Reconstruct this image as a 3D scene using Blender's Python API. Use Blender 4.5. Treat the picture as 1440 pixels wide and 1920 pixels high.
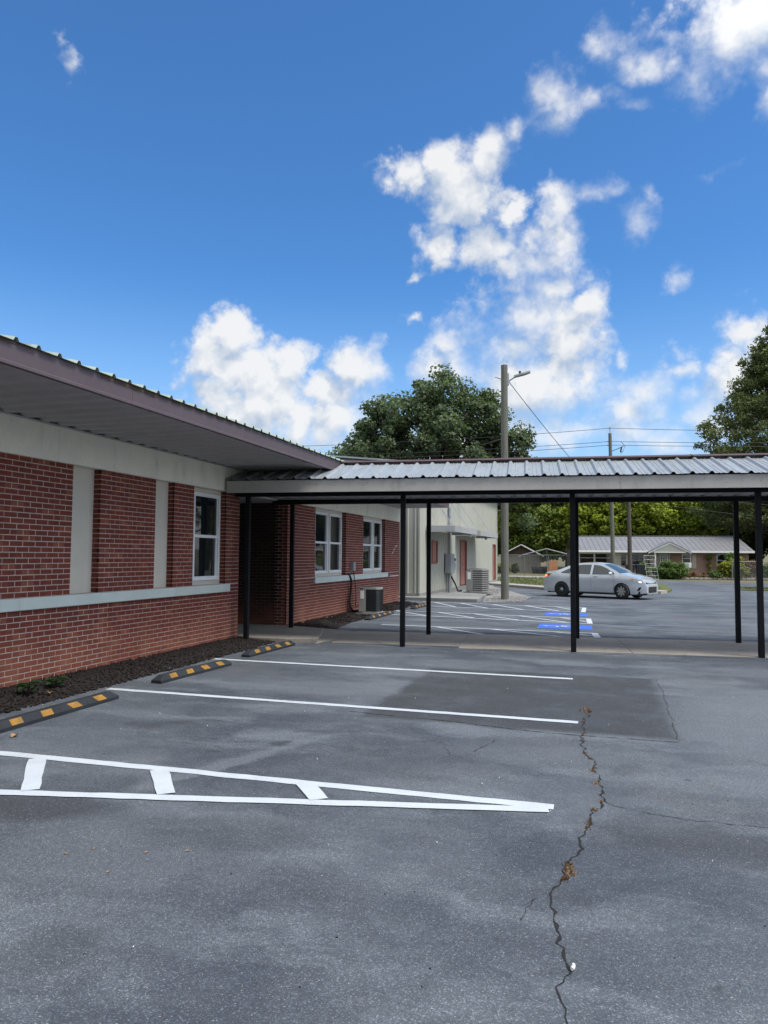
import bpy, math, random
import numpy as np
from mathutils import Matrix, Vector, Euler

random.seed(7); rng = np.random.default_rng(7)
scene = bpy.context.scene
for o in list(bpy.data.objects): bpy.data.objects.remove(o)
COL = scene.collection
rad = math.radians

# ------------------------------------------------------------------ camera
cam_d = bpy.data.cameras.new('camera'); cam = bpy.data.objects.new('camera', cam_d); COL.objects.link(cam)
cam_d.sensor_fit = 'VERTICAL'; cam_d.sensor_height = 36.0; cam_d.lens = 36.0 * 1380 / 1920
cam_d.clip_start = 0.05; cam_d.clip_end = 3000
yaw, pitch, roll = math.atan(405 / 1380), math.atan(82 / 1380), 0.0068
cam.matrix_world = (Matrix.Translation((0, 0, 1.6)) @ Matrix.Rotation(yaw, 4, 'Z')
                    @ Matrix.Rotation(math.pi / 2 + pitch, 4, 'X') @ Matrix.Rotation(roll, 4, 'Z'))
scene.camera = cam

# ------------------------------------------------------------------ node helpers
def nd(nt, typ, ins=None, **props):
    n = nt.nodes.new(typ)
    for k, v in props.items(): setattr(n, k, v)
    for k, v in (ins or {}).items():
        s = n.inputs[k]
        if isinstance(v, bpy.types.NodeSocket): nt.links.new(v, s)
        else: s.default_value = v
    return n
def mth(nt, op, a, b=0.0, c=0.0, clamp=False):
    n = nd(nt, 'ShaderNodeMath', {0: a, 1: b, 2: c}, operation=op, use_clamp=clamp); return n.outputs[0]
def vmth(nt, op, a, b=(0, 0, 0), c=(0, 0, 0), s=None):
    ins = {0: a, 1: b}
    if op == 'MULTIPLY_ADD': ins[2] = c
    n = nd(nt, 'ShaderNodeVectorMath', ins, operation=op)
    if s is not None:
        if isinstance(s, bpy.types.NodeSocket): nt.links.new(s, n.inputs['Scale'])
        else: n.inputs['Scale'].default_value = s
    return n.outputs['Value'] if op in ('LENGTH', 'DOT_PRODUCT', 'DISTANCE') else n.outputs['Vector']
def mixc(nt, f, a, b, blend='MIX'):
    n = nd(nt, 'ShaderNodeMix', data_type='RGBA', blend_type=blend, clamp_factor=True)
    for sock, v in ((n.inputs[0], f), (n.inputs[6], a), (n.inputs[7], b)):
        if isinstance(v, bpy.types.NodeSocket): nt.links.new(v, sock)
        else: sock.default_value = (*v, 1) if (hasattr(v, '__len__') and len(v) == 3) else v
    return n.outputs[2]
def smooth(nt, v, lo, hi, a=0.0, b=1.0):
    n = nd(nt, 'ShaderNodeMapRange', {0: v, 1: lo, 2: hi, 3: a, 4: b}, interpolation_type='SMOOTHSTEP'); return n.outputs[0]
def noise(nt, vec, scale, detail=4, rough=0.55, dist=0.0, out='Fac'):
    n = nd(nt, 'ShaderNodeTexNoise', {'Vector': vec, 'Scale': scale, 'Detail': detail, 'Roughness': rough, 'Distortion': dist})
    return n.outputs[0 if out == 'Fac' else 1]

# ------------------------------------------------------------------ world: sky with cumulus clouds
CLOUDS = [
(-0.494, 0.291, 0.037, 0.027, 1.15), (-0.517, 0.258, 0.033, 0.034, 1), (-0.476, 0.249, 0.057, 0.04, 1), (-0.419, 0.251, 0.035, 0.029, 1),
(-0.504, 0.21, 0.049, 0.038, 1), (-0.441, 0.205, 0.056, 0.048, 1.05), (-0.469, 0.163, 0.067, 0.039, 1), (-0.405, 0.181, 0.029, 0.043, 1.0),
(-0.332, 0.253, 0.026, 0.035, 1.35), (-0.306, 0.253, 0.016, 0.029, 1.0), (-0.354, 0.214, 0.035, 0.032, 1.25), (-0.336, 0.182, 0.055, 0.046, 1.25),
(-0.372, 0.153, 0.043, 0.032, 0.9), (-0.207, 0.278, 0.028, 0.023, 1.35), (-0.225, 0.25, 0.031, 0.024, 1.3), (-0.196, 0.251, 0.029, 0.028, 1.3),
(-0.091, 0.308, 0.074, 0.047, 1.1), (-0.052, 0.305, 0.049, 0.04, 1), (-0.017, 0.328, 0.03, 0.023, 1), (-0.116, 0.269, 0.061, 0.041, 1.15),
(-0.039, 0.277, 0.045, 0.047, 1.1), (-0.082, 0.226, 0.088, 0.048, 1.05), (-0.023, 0.226, 0.041, 0.037, 0.9), (-0.09, 0.17, 0.084, 0.042, 0.9),
(-0.215, 0.409, 0.034, 0.033, 1), (-0.147, 0.401, 0.038, 0.033, 1), (-0.115, 0.449, 0.019, 0.015, 1), (-0.178, 0.476, 0.046, 0.037, 1.1),
(-0.193, 0.452, 0.033, 0.022, 1), (-0.256, 0.498, 0.037, 0.02, 0.85), (-0.208, 0.507, 0.037, 0.021, 0.9), (-0.145, 0.501, 0.041, 0.026, 1),
(-0.106, 0.52, 0.013, 0.017, 0.85), (-0.042, 0.441, 0.034, 0.027, 0.95), (-0.05, 0.414, 0.039, 0.031, 1), (-0.01, 0.453, 0.032, 0.017, 0.8),
(-0.079, 0.379, 0.05, 0.029, 1), (-0.111, 0.375, 0.043, 0.023, 0.95), (-0.122, 0.349, 0.043, 0.026, 0.9), (0.021, 0.452, 0.018, 0.014, 0.65),
(0.05, 0.418, 0.023, 0.028, 0.8), (0.066, 0.448, 0.012, 0.02, 0.7), (-0.065, 0.342, 0.049, 0.033, 0.95), (-0.046, 0.554, 0.047, 0.024, 1.05),
(-0.068, 0.57, 0.021, 0.023, 0.85), (0.003, 0.553, 0.036, 0.014, 0.85), (0.059, 0.583, 0.041, 0.017, 0.95), (0.089, 0.581, 0.022, 0.013, 0.8),
(0.051, 0.541, 0.019, 0.008, 0.65), (0.001, 0.603, 0.025, 0.015, 0.7), (0.033, 0.616, 0.041, 0.02, 0.6), (-0.043, 0.534, 0.028, 0.021, 0.75),
(0.181, 0.587, 0.075, 0.046, 1.05), (0.223, 0.6, 0.064, 0.042, 1.1), (0.149, 0.564, 0.05, 0.035, 0.8), (0.211, 0.52, 0.02, 0.025, 0.85),
(0.215, 0.549, 0.035, 0.025, 0.9), (-0.706, 0.561, 0.013, 0.015, 0.45), (-0.722, 0.578, 0.011, 0.008, 0.35), (0.106, 0.337, 0.019, 0.012, 0.6),
(-0.25, 0.364, 0.01, 0.009, 0.65), (0.032, 0.257, 0.012, 0.016, 0.7), (-0.243, 0.316, 0.018, 0.009, 0.4), (0.151, 0.468, 0.043, 0.008, 0.3),
(0.113, 0.257, 0.019, 0.013, 0.45), (0.064, 0.217, 0.038, 0.028, 1.05), (0.043, 0.187, 0.043, 0.03, 1.1), (0.106, 0.232, 0.023, 0.013, 0.85),
(0.046, 0.156, 0.082, 0.023, 1), (-0.028, 0.157, 0.082, 0.028, 0.9), (0.15, 0.246, 0.021, 0.016, 1), (0.176, 0.273, 0.026, 0.021, 1),
(0.164, 0.226, 0.036, 0.038, 1), (0.142, 0.186, 0.036, 0.045, 0.95), (0.191, 0.254, 0.029, 0.037, 0.8), (0.084, 0.141, 0.076, 0.02, 0.8),
(-0.169, 0.151, 0.143, 0.036, 0.75), (-0.285, 0.139, 0.109, 0.029, 0.8)
]
SUN_EL, SUN_AZ = rad(60), rad(108)       # azimuth clockwise from +Y: high on the right
world = bpy.data.worlds.new('World'); scene.world = world; world.use_nodes = True
nt = world.node_tree; nt.nodes.clear()
sky = nd(nt, 'ShaderNodeTexSky', sky_type='NISHITA', sun_disc=False, sun_elevation=SUN_EL, sun_rotation=SUN_AZ,
         air_density=1.0, dust_density=0.35, ozone_density=2.5)
tc = nd(nt, 'ShaderNodeTexCoord').outputs['Generated']
dirn = vmth(nt, 'NORMALIZE', tc)
sep = nd(nt, 'ShaderNodeSeparateXYZ', {0: dirn})
az = mth(nt, 'ARCTAN2', sep.outputs[0], sep.outputs[1]); el = mth(nt, 'ARCSINE', sep.outputs[2])
P = nd(nt, 'ShaderNodeCombineXYZ', {0: az, 1: el}).outputs[0]
w1 = vmth(nt, 'SUBTRACT', noise(nt, dirn, 9.0, 3, .5, out='Color'), (.5, .5, .5))
w2 = vmth(nt, 'SUBTRACT', noise(nt, dirn, 34.0, 5, .6, out='Color'), (.5, .5, .5))
Pw = vmth(nt, 'MULTIPLY_ADD', w1, (.06, .06, 0), P)
Pw = vmth(nt, 'MULTIPLY_ADD', w2, (.03, .03, 0), Pw)
def field(Pv):
    acc = None
    for a, e, ra, re, w in CLOUDS:
        q = vmth(nt, 'MULTIPLY_ADD', Pv, (.87 / ra, .87 / re, 0), (-.87 * a / ra, -.87 * e / re, 0))
        l = vmth(nt, 'LENGTH', q)
        b = mth(nt, 'MULTIPLY_ADD', l, -w, w + (w - 1) * .42 + .42)
        acc = b if acc is None else mth(nt, 'SMOOTH_MAX', acc, b, .18)
    return acc
skyc = mixc(nt, 1.0, sky.outputs[0], (.43, .79, 1.10), 'MULTIPLY')
hz = smooth(nt, el, -.02, .38, .80, 0.0)
skyc = mixc(nt, hz, skyc, (3.1, 4.6, 6.4))
def billow(v):
    a = nd(nt, 'ShaderNodeTexVoronoi', {'Vector': v, 'Scale': 15.0, 'Detail': 2.0, 'Roughness': .55, 'Lacunarity': 2.3}, feature='F1').outputs['Distance']
    return mth(nt, 'MULTIPLY_ADD', a, -1.0, .50)
def clouded(F, F2):
    dw = vmth(nt, 'MULTIPLY_ADD', w2, (.035, .035, .035), dirn); up = (.006, -.002, .017)
    fb = noise(nt, dirn, 30.0, 7, .62)
    b1 = billow(dw); b2 = billow(vmth(nt, 'ADD', dw, up))
    dens = mth(nt, 'ADD', mth(nt, 'MULTIPLY_ADD', b1, .70, F), mth(nt, 'MULTIPLY_ADD', fb, 1.7, -.83))
    soft = smooth(nt, noise(nt, dirn, 5.0, 2, .5), .42, .62)          # some banks are crisp, some fray into the blue
    alpha = smooth(nt, dens, -.12, mth(nt, 'MULTIPLY_ADD', soft, 1.05, .72))
    rel = mth(nt, 'ADD', mth(nt, 'MULTIPLY', mth(nt, 'SUBTRACT', b1, b2), 1.15), mth(nt, 'MULTIPLY', mth(nt, 'SUBTRACT', F, F2), .75))
    lo = noise(nt, dirn, 7.0, 3, .5)
    lit = mth(nt, 'ADD', mth(nt, 'MULTIPLY_ADD', lo, .8, .22), rel)
    lit = mth(nt, 'ADD', lit, mth(nt, 'MULTIPLY', mth(nt, 'SUBTRACT', fb, .5), .25))
    lit = mth(nt, 'ADD', lit, smooth(nt, el, .10, .40, .10, -.06), clamp=True)
    cl = vmth(nt, 'SCALE', mixc(nt, lit, (3.0, 3.55, 4.4), (5.6, 5.65, 5.7)), s=glow)
    return mixc(nt, mth(nt, 'MULTIPLY', alpha, .96), skyc, cl)
# clouds brighten smoothly towards the veiled sun
sundir = (math.sin(SUN_AZ) * math.cos(SUN_EL), math.cos(SUN_AZ) * math.cos(SUN_EL), math.sin(SUN_EL))
glow = smooth(nt, vmth(nt, 'DOT_PRODUCT', dirn, sundir), .30, 1.0, 1.0, 2.5)
# scattered cumulus over the whole sky; in the northern quarter they thin out round the individual clouds above
gen = mth(nt, 'MULTIPLY_ADD', noise(nt, vmth(nt, 'MULTIPLY', dirn, (1, 1, 1.5)), 2.6, 6, .60), 4.6, -1.75)
edge = mth(nt, 'MAXIMUM', smooth(nt, mth(nt, 'ABSOLUTE', mth(nt, 'ADD', az, .28)), .52, .72), smooth(nt, el, .70, .95))
genA = mth(nt, 'ADD', gen, mth(nt, 'MULTIPLY_ADD', edge, 2.6, -2.6))
F1_ = mth(nt, 'SMOOTH_MAX', field(Pw), genA, .2); F2_ = mth(nt, 'SMOOTH_MAX', field(vmth(nt, 'ADD', Pw, (.012, .030, 0))), genA, .2)
bgA = nd(nt, 'ShaderNodeBackground', {'Color': clouded(F1_, F2_), 'Strength': .1})
fbB = noise(nt, dirn, 14.0, 4, .6)
alB = smooth(nt, mth(nt, 'MULTIPLY_ADD', fbB, 1.2, mth(nt, 'SUBTRACT', gen, .50)), -.10, .95)
litB = mth(nt, 'MULTIPLY_ADD', noise(nt, dirn, 7.0, 3, .5), 1.0, .22, clamp=True)
clB = vmth(nt, 'SCALE', mixc(nt, litB, (3.0, 3.55, 4.4), (5.6, 5.65, 5.7)), s=glow)
bgB = nd(nt, 'ShaderNodeBackground', {'Color': mixc(nt, mth(nt, 'MULTIPLY', alB, .96), skyc, clB), 'Strength': .1})
inA = mth(nt, 'MULTIPLY', smooth(nt, mth(nt, 'ABSOLUTE', mth(nt, 'ADD', az, .28)), .62, .76, 1.0, 0.0), smooth(nt, el, .80, .97, 1.0, 0.0))
inA = mth(nt, 'MULTIPLY', inA, smooth(nt, el, -.06, -.02))
ms = nd(nt, 'ShaderNodeMixShader', {0: inA, 1: bgB.outputs[0], 2: bgA.outputs[0]})
nd(nt, 'ShaderNodeOutputWorld', {'Surface': ms.outputs[0]})
world.cycles.sampling_method = 'MANUAL'; world.cycles.sample_map_resolution = 512

# ------------------------------------------------------------------ sun (behind thin cloud: soft)
sd = bpy.data.lights.new('sun', 'SUN'); sd.energy = 2.5; sd.angle = rad(18); sd.color = (1, .95, .87)
sun = bpy.data.objects.new('sun', sd); COL.objects.link(sun)
sv = Vector((math.sin(SUN_AZ) * math.cos(SUN_EL), math.cos(SUN_AZ) * math.cos(SUN_EL), math.sin(SUN_EL)))
sun.rotation_euler = sv.to_track_quat('Z', 'Y').to_euler(); sun.location = sv * 60

scene.view_settings.view_transform = 'Standard'; scene.view_settings.look = 'None'
scene.view_settings.gamma = 1.0; scene.view_settings.exposure = 0.70
scene.render.engine = 'CYCLES'
scene.cycles.max_bounces = 6; scene.cycles.transparent_max_bounces = 8

# ------------------------------------------------------------------ materials
def mat(name):
    m = bpy.data.materials.new(name); m.use_nodes = True; t = m.node_tree; t.nodes.clear()
    b = nd(t, 'ShaderNodeBsdfPrincipled'); nd(t, 'ShaderNodeOutputMaterial', {'Surface': b.outputs[0]})
    return m, t, b
def pos(t): return nd(t, 'ShaderNodeNewGeometry').outputs['Position']
def simple(name, c1, c2=None, scale=3.0, rough=.7, metal=0.0, bump=0.0, bscale=60.0, spec=.4, stretch=(1, 1, 1), grime=None):
    m, t, b = mat(name); p = vmth(t, 'MULTIPLY', pos(t), stretch)
    c2 = c2 or tuple(x * .82 for x in c1)
    f = smooth(t, noise(t, p, scale, 6, .62), .3, .7)
    c = mixc(t, f, c1, c2)
    fine = noise(t, p, scale * 14, 3, .6)
    c = mixc(t, .25, c, mixc(t, fine, tuple(x * .7 for x in c1), tuple(min(1, x * 1.25) for x in c1)))
    if grime: c = mixc(t, mth(t, 'MULTIPLY', smooth(t, noise(t, vmth(t, 'MULTIPLY', p, (1, 1, .25)), 5.0, 6, .65), .52, .78), grime[3]), c, grime[:3])
    t.links.new(c, b.inputs['Base Color']); b.inputs['Metallic'].default_value = metal
    t.links.new(smooth(t, noise(t, p, scale * 5, 3), .2, .8, max(.03, rough - .08), min(1, rough + .08)), b.inputs['Roughness'])
    b.inputs['Specular IOR Level'].default_value = spec
    if bump:
        bn = nd(t, 'ShaderNodeBump', {'Height': noise(t, p, bscale, 4, .6), 'Strength': bump, 'Distance': .01})
        t.links.new(bn.outputs[0], b.inputs['Normal'])
    return m
MT = {}
MT['lintel'] = simple('painted_concrete', (.80, .775, .67), (.69, .675, .59), 2.2, .85, bump=.25, bscale=90, grime=(.22, .23, .20, .35))
MT['sill'] = simple('pale_sill_paint', (.60, .66, .63), (.52, .58, .54), 2.5, .7, bump=.15, grime=(.33, .36, .30, .35))
MT['stucco'] = simple('stucco', (.62, .58, .505), (.565, .53, .465), 3, .9, bump=.5, bscale=220)
MT['fascia'] = simple('mauve_metal', (.098, .075, .085), (.085, .064, .074), 1.2, .5, spec=.4, grime=(.12, .09, .09, .35))
MT['soffit'] = simple('soffit_metal', (.43, .42, .42), (.37, .36, .36), 2, .5)
MT['galv'] = simple('galvanised_roof', (.34, .37, .385), (.28, .305, .32), 1.5, .42, metal=.35, stretch=(2, .5, 1), grime=(.16, .17, .13, .6))
MT['roofgreen'] = simple('pale_green_roof', (.36, .43, .38), (.28, .35, .30), 2, .5, grime=(.10, .12, .08, .7))
MT['canfascia'] = simple('canopy_fascia_paint', (.43, .41, .38), (.37, .355, .33), 2.5, .65, grime=(.22, .20, .17, .45))
MT['ridge'] = simple('maroon_ridge_metal', (.095, .048, .046), (.06, .034, .034), 3, .5)
MT['post'] = simple('dark_post_paint', (.004, .005, .007), (.007, .008, .011), 3, .55, spec=.18)
MT['deck'] = simple('canopy_deck', (.34, .34, .33), (.28, .28, .28), 2, .55)
MT['white'] = simple('white_vinyl', (.80, .82, .84), (.76, .78, .80), 3, .4)
MT['dark'] = simple('dark_void', (.012, .012, .014), None, 3, .8)
MT['metalwall'] = simple('ivory_metal_siding', (.375, .38, .33), (.33, .335, .29), 1.3, .5, stretch=(1, 1, .4), grime=(.30, .31, .26, .4))
MT['reddoor'] = simple('faded_red_door', (.34, .165, .13), (.28, .14, .11), 2, .6)
MT['redtrim'] = simple('red_trim', (.25, .085, .08), (.21, .07, .07), 2, .5)
MT['greymetal'] = simple('grey_metal', (.33, .35, .37), (.28, .30, .32), 3, .5, metal=.2)
MT['awning'] = simple('awning_metal', (.42, .43, .43), (.36, .37, .37), 2, .5, metal=.2)
MT['acbody'] = simple('ac_beige', (.27, .27, .26), (.22, .22, .215), 3, .5)
MT['acdark'] = simple('ac_coil', (.035, .04, .042), (.05, .055, .055), 9, .6)
MT['black'] = simple('black_rubber', (.018, .019, .021), (.026, .027, .029), 5, .75, bump=.2, bscale=120)
MT['stop'] = simple('parking_stop_rubber', (.015, .018, .023), (.026, .030, .036), 4, .65, bump=.3, bscale=150)
MT['yellow'] = simple('yellow_reflector', (.34, .175, .02), (.22, .11, .018), 14, .55, grime=(.12, .08, .04, .8))
MT['concrete'] = simple('walk_concrete', (.29, .262, .225), (.215, .195, .17), 1.1, .9, bump=.3, bscale=70, grime=(.09, .08, .07, .75))
MT['kerb'] = simple('kerb_concrete', (.33, .32, .29), (.26, .25, .23), 1.4, .9, bump=.3, grime=(.13, .125, .11, .6))
MT['slab'] = simple('slab_concrete', (.24, .24, .235), (.19, .19, .185), 1.2, .9, bump=.3, grime=(.08, .08, .08, .6))
MT['wood_pole'] = simple('weathered_pole_wood', (.15, .15, .125), (.085, .085, .07), 5, .85, bump=.7, bscale=30, stretch=(6, 6, .35))
MT['wood_grey'] = simple('grey_barn_wood', (.30, .27, .23), (.18, .16, .14), 4, .85, stretch=(5, 5, .4))
MT['wood_dark'] = simple('dark_barn_wood', (.10, .065, .05), (.06, .04, .035), 4, .85, stretch=(5, 5, .4))
MT['wood_orange'] = simple('new_fence_wood', (.62, .27, .11), (.5, .22, .09), 3, .7, stretch=(4, 4, .4))
MT['shingle'] = simple('grey_house_roof', (.20, .20, .21), (.175, .175, .18), 2, .5, metal=.1)
MT['housewhite'] = simple('house_white_trim', (.72, .72, .70), (.66, .66, .63), 3, .6)
MT['housegreen'] = simple('sage_siding', (.36, .38, .33), (.32, .34, .29), 3, .7)
MT['housebeige'] = simple('beige_siding', (.42, .38, .31), (.36, .33, .27), 3, .7)
MT['bark'] = simple('bark', (.10, .085, .07), (.055, .045, .038), 8, .9, bump=.8, bscale=18, stretch=(2, 2, .4))
MT['wire'] = simple('wire_black', (.03, .03, .032), None, 3, .6)
MT['steel'] = simple('galvanised_steel', (.28, .30, .31), (.22, .24, .25), 4, .45, metal=.6)
MT['mulch'] = simple('mulch', (.014, .011, .010), (.007, .006, .006), 22, .95, bump=1.0, bscale=55)
MT['chip'] = simple('mulch_chip', (.021, .015, .013), (.007, .006, .006), 40, .95)
MT['gravel'] = simple('gravel', (.26, .255, .25), (.13, .128, .125), 20, .95, bump=.8, bscale=40)
MT['lawn'] = simple('lawn', (.075, .095, .030), (.12, .115, .045), 1.3, .95, bump=.8, bscale=30)
MT['earth'] = simple('earth', (.10, .105, .05), (.16, .13, .08), .25, .95, bump=.4, bscale=8)
MT['drygrass'] = simple('dry_grass', (.20, .12, .05), (.11, .075, .03), 30, .9)
MT['leafbrown'] = simple('dry_leaf', (.34, .20, .09), (.22, .12, .06), 30, .8)
MT['blue'] = simple('blue_paint', (.03, .11, .52), (.045, .13, .47), 4, .75)
MT['tyre'] = simple('tyre', (.016, .016, .017), (.022, .022, .023), 9, .8)
MT['binblack'] = simple('bin_black', (.02, .022, .028), None, 4, .5)
MT['bingreen'] = simple('bin_green', (.03, .14, .08), None, 4, .5)
MT['alum'] = simple('aluminium_wheel', (.45, .46, .47), (.38, .39, .40), 6, .35, metal=.7)
MT['orange'] = simple('orange_lens', (.6, .2, .06), None, 5, .2)

def paint_mat():
    m, t, b = mat('road_paint'); p = pos(t)
    f = smooth(t, mth(t, 'ADD', noise(t, p, 110, 4, .75), mth(t, 'MULTIPLY_ADD', noise(t, p, 3.0, 5, .65), .5, -.25)), .52, .74)
    c = mixc(t, mth(t, 'MULTIPLY', f, .62), mixc(t, noise(t, p, 5, 5), (.50, .54, .58), (.40, .44, .485)), (.16, .17, .19))
    t.links.new(c, b.inputs['Base Color']); b.inputs['Roughness'].default_value = .7
    t.links.new(nd(t, 'ShaderNodeBump', {'Height': noise(t, p, 160, 3), 'Strength': .35, 'Distance': .004}).outputs[0], b.inputs['Normal'])
    return m
MT['paint'] = paint_mat()

def brick_mat(name, cA, cB, cC, z0=.92):
    m, t, b = mat(name); p = pos(t); s = nd(t, 'ShaderNodeSeparateXYZ', {0: p})
    al = mth(t, 'ADD', s.outputs[0], s.outputs[1])
    k = mth(t, 'FLOOR', mth(t, 'DIVIDE', mth(t, 'SUBTRACT', s.outputs[2], z0), .0677))
    sh = mth(t, 'MULTIPLY', mth(t, 'MODULO', mth(t, 'ADD', k, 200.0), 2.0), .1016)
    i = mth(t, 'FLOOR', mth(t, 'DIVIDE', mth(t, 'SUBTRACT', al, sh), .2032))
    wn = nd(t, 'ShaderNodeTexWhiteNoise', {'Vector': nd(t, 'ShaderNodeCombineXYZ', {0: i, 1: k}).outputs[0]}, noise_dimensions='3D')
    v = wn.outputs['Value']
    c = mixc(t, v, cA, cB)
    c = mixc(t, smooth(t, v, .84, .92), c, cC)
    c = mixc(t, mth(t, 'MULTIPLY', smooth(t, noise(t, p, 60, 5, .65), .4, .75), .45), c, tuple(x * .55 for x in cA))
    # lowest courses redder and lighter, in noisy patches fading upwards
    d = mth(t, 'MULTIPLY', smooth(t, s.outputs[2], .02, .80, 1.0, 0.0), smooth(t, noise(t, p, 2.0, 5, .6), .25, .7))
    c = mixc(t, mth(t, 'MULTIPLY', d, .75), c, (.30, .115, .07))
    t.links.new(c, b.inputs['Base Color']); b.inputs['Roughness'].default_value = .85; b.inputs['Specular IOR Level'].default_value = .25
    t.links.new(nd(t, 'ShaderNodeBump', {'Height': noise(t, p, 130, 5, .65), 'Strength': .5, 'Distance': .006}).outputs[0], b.inputs['Normal'])
    return m
MT['brick'] = brick_mat('red_brick', (.200, .049, .034), (.135, .034, .028), (.245, .080, .050))
MT['brickshade'] = brick_mat('shaded_recess_brick', (.040, .018, .018), (.028, .014, .015), (.055, .028, .024))  # the red brick again, with the recess shade put into its colour
MT['mortarshade'] = simple('shaded_mortar', (.11, .10, .092), (.08, .073, .067), 5, .95)  # recess shade put into the mortar colour as well
MT['brickB'] = brick_mat('brown_brick', (.24, .13, .085), (.19, .10, .07), (.29, .18, .12))
MT['mortar'] = simple('mortar', (.50, .43, .38), (.40, .34, .295), 5, .95, bump=.4, bscale=120, grime=(.22, .16, .12, .4))

def glass_mat(name, tint=(.012, .015, .018), rough=.03):
    m, t, b = mat(name)
    b.inputs['Base Color'].default_value = (*tint, 1); b.inputs['Roughness'].default_value = rough
    b.inputs['Specular IOR Level'].default_value = .75; b.inputs['IOR'].default_value = 1.52
    p = pos(t)
    t.links.new(nd(t, 'ShaderNodeBump', {'Height': noise(t, p, 1.6, 2), 'Strength': .12, 'Distance': .02}).outputs[0], b.inputs['Normal'])
    return m
MT['glass'] = glass_mat('window_glass'); MT['carglass'] = glass_mat('car_glass', (.045, .055, .056), .02)

def car_paint():
    m, t, b = mat('silver_paint')
    b.inputs['Base Color'].default_value = (.52, .54, .56, 1); b.inputs['Metallic'].default_value = .25
    b.inputs['Roughness'].default_value = .28; b.inputs['Coat Weight'].default_value = 1.0; b.inputs['Coat Roughness'].default_value = .06
    p = pos(t)
    t.links.new(mixc(t, smooth(t, noise(t, p, 3, 5), .35, .7), (.49, .53, .575), (.44, .475, .51)), b.inputs['Base Color'])
    return m
MT['carpaint'] = car_paint()
def emis(name, c, s):
    m, t, b = mat(name); b.inputs['Base Color'].default_value = (*c, 1); b.inputs['Emission Color'].default_value = (*c, 1)
    b.inputs['Emission Strength'].default_value = s; b.inputs['Roughness'].default_value = .15; return m
MT['tail_lit'] = emis('tail_lamp_lit', (1, .25, .04), 1.6)
MT['tail'] = simple('tail_lens', (.35, .02, .015), (.28, .015, .01), 8, .15)
MT['lens'] = emis('headlamp_lit', (.9, .95, 1.0), .9)
MT['lensgrey'] = simple('headlamp_lens', (.42, .44, .46), (.34, .36, .38), 14, .12)

def leaf_mat(name, dark, light, tr=.35):
    m = bpy.data.materials.new(name); m.use_nodes = True; t = m.node_tree; t.nodes.clear()
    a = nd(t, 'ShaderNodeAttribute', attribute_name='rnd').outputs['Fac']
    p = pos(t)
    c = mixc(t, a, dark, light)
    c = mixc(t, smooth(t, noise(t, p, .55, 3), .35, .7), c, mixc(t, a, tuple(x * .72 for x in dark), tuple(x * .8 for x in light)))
    b = nd(t, 'ShaderNodeBsdfPrincipled', {'Base Color': c, 'Roughness': .6, 'Specular IOR Level': .3})
    tl = nd(t, 'ShaderNodeBsdfTranslucent', {'Color': mixc(t, 1.0, c, (1.25, 1.35, .6), 'MULTIPLY')})
    mx = nd(t, 'ShaderNodeMixShader', {0: tr, 1: b.outputs[0], 2: tl.outputs[0]})
    nd(t, 'ShaderNodeOutputMaterial', {'Surface': mx.outputs[0]})
    return m
MT['oakleaf'] = leaf_mat('oak_leaf', (.052, .080, .044), (.155, .205, .110))
MT['limeleaf'] = leaf_mat('bright_leaf', (.16, .22, .030), (.42, .48, .075), .5)
MT['midleaf'] = leaf_mat('mid_leaf', (.10, .15, .032), (.29, .35, .075), .45)
MT['darkleaf'] = leaf_mat('dark_leaf', (.038, .062, .026), (.125, .155, .058))
MT['pineleaf'] = leaf_mat('pine_needle', (.065, .092, .036), (.21, .235, .080), .25)
MT['bushleaf'] = leaf_mat('bush_leaf', (.06, .11, .032), (.18, .26, .075))
MT['yellowleaf'] = leaf_mat('yellow_leaf', (.14, .17, .03), (.34, .34, .06), .45)
MT['plantleaf'] = leaf_mat('seedling_leaf', (.025, .06, .022), (.06, .115, .04))
MT['deadleaf'] = leaf_mat('dead_leaf', (.13, .07, .035), (.25, .15, .08), .2)
MT['blade'] = leaf_mat('grass_blade', (.050, .075, .020), (.14, .15, .050), .3)

# asphalt with its stains, dusty lanes and the darker re-laid square
STAINS = [ # x, y, rx, ry, angle, strength(+dark / -light)
    (-2.64, 5.85, .10, .09, 0, .8), (-2.60, 5.93, .05, .05, 0, .8), (-3.03, 5.47, .07, .05, 0, .9),
    (-4.05, 6.10, .17, .15, .3, .62), (-3.85, 6.30, .16, .10, .3, .62), (-4.25, 6.12, .12, .10, .2, .5), (-3.62, 6.46, .14, .07, .2, .5),
    (-3.45, 3.92, .62, .30, .2, .8), (-2.10, 3.92, .62, .36, .1, .35), (-.95, 3.73, .13, .14, 0, -.45),
    (.72, 4.55, .95, .36, -.1, .7), (-.17, 3.70, .15, .11, 0, .4), (-2.84, 5.0, .14, 1.3, -.35, -.75), (-.3, 6.2, 1.4, .35, .1, -.4), (1.0, 3.2, 1.1, .5, 0, -.35), (-3.1, 8.5, 1.9, .6, 0, -.6),
    (-2.14, 2.58, .22, .22, 0, .4), (-1.33, 3.33, .16, .08, 0, .35), (1.7, 7.6, 1.3, 2.8, 0, -.75), (-1.5, 5.7, .7, .9, .3, .28),
    (-4.3, 7.0, .7, .4, 0, .2), (-3.2, 4.35, .5, .12, .1, .35), (3.5, 20, 5, 1.0, 0, -.3), (4, 26, 5, 1.2, 0, .25), (5, 36, 7, 2.5, 0, -.35),
    (-4.6, 12.3, .9, .35, 0, .35), (0, 12.35, 5, .33, .09, .45), (-3.6, 17.5, 2, .8, 0, .2)]
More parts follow.
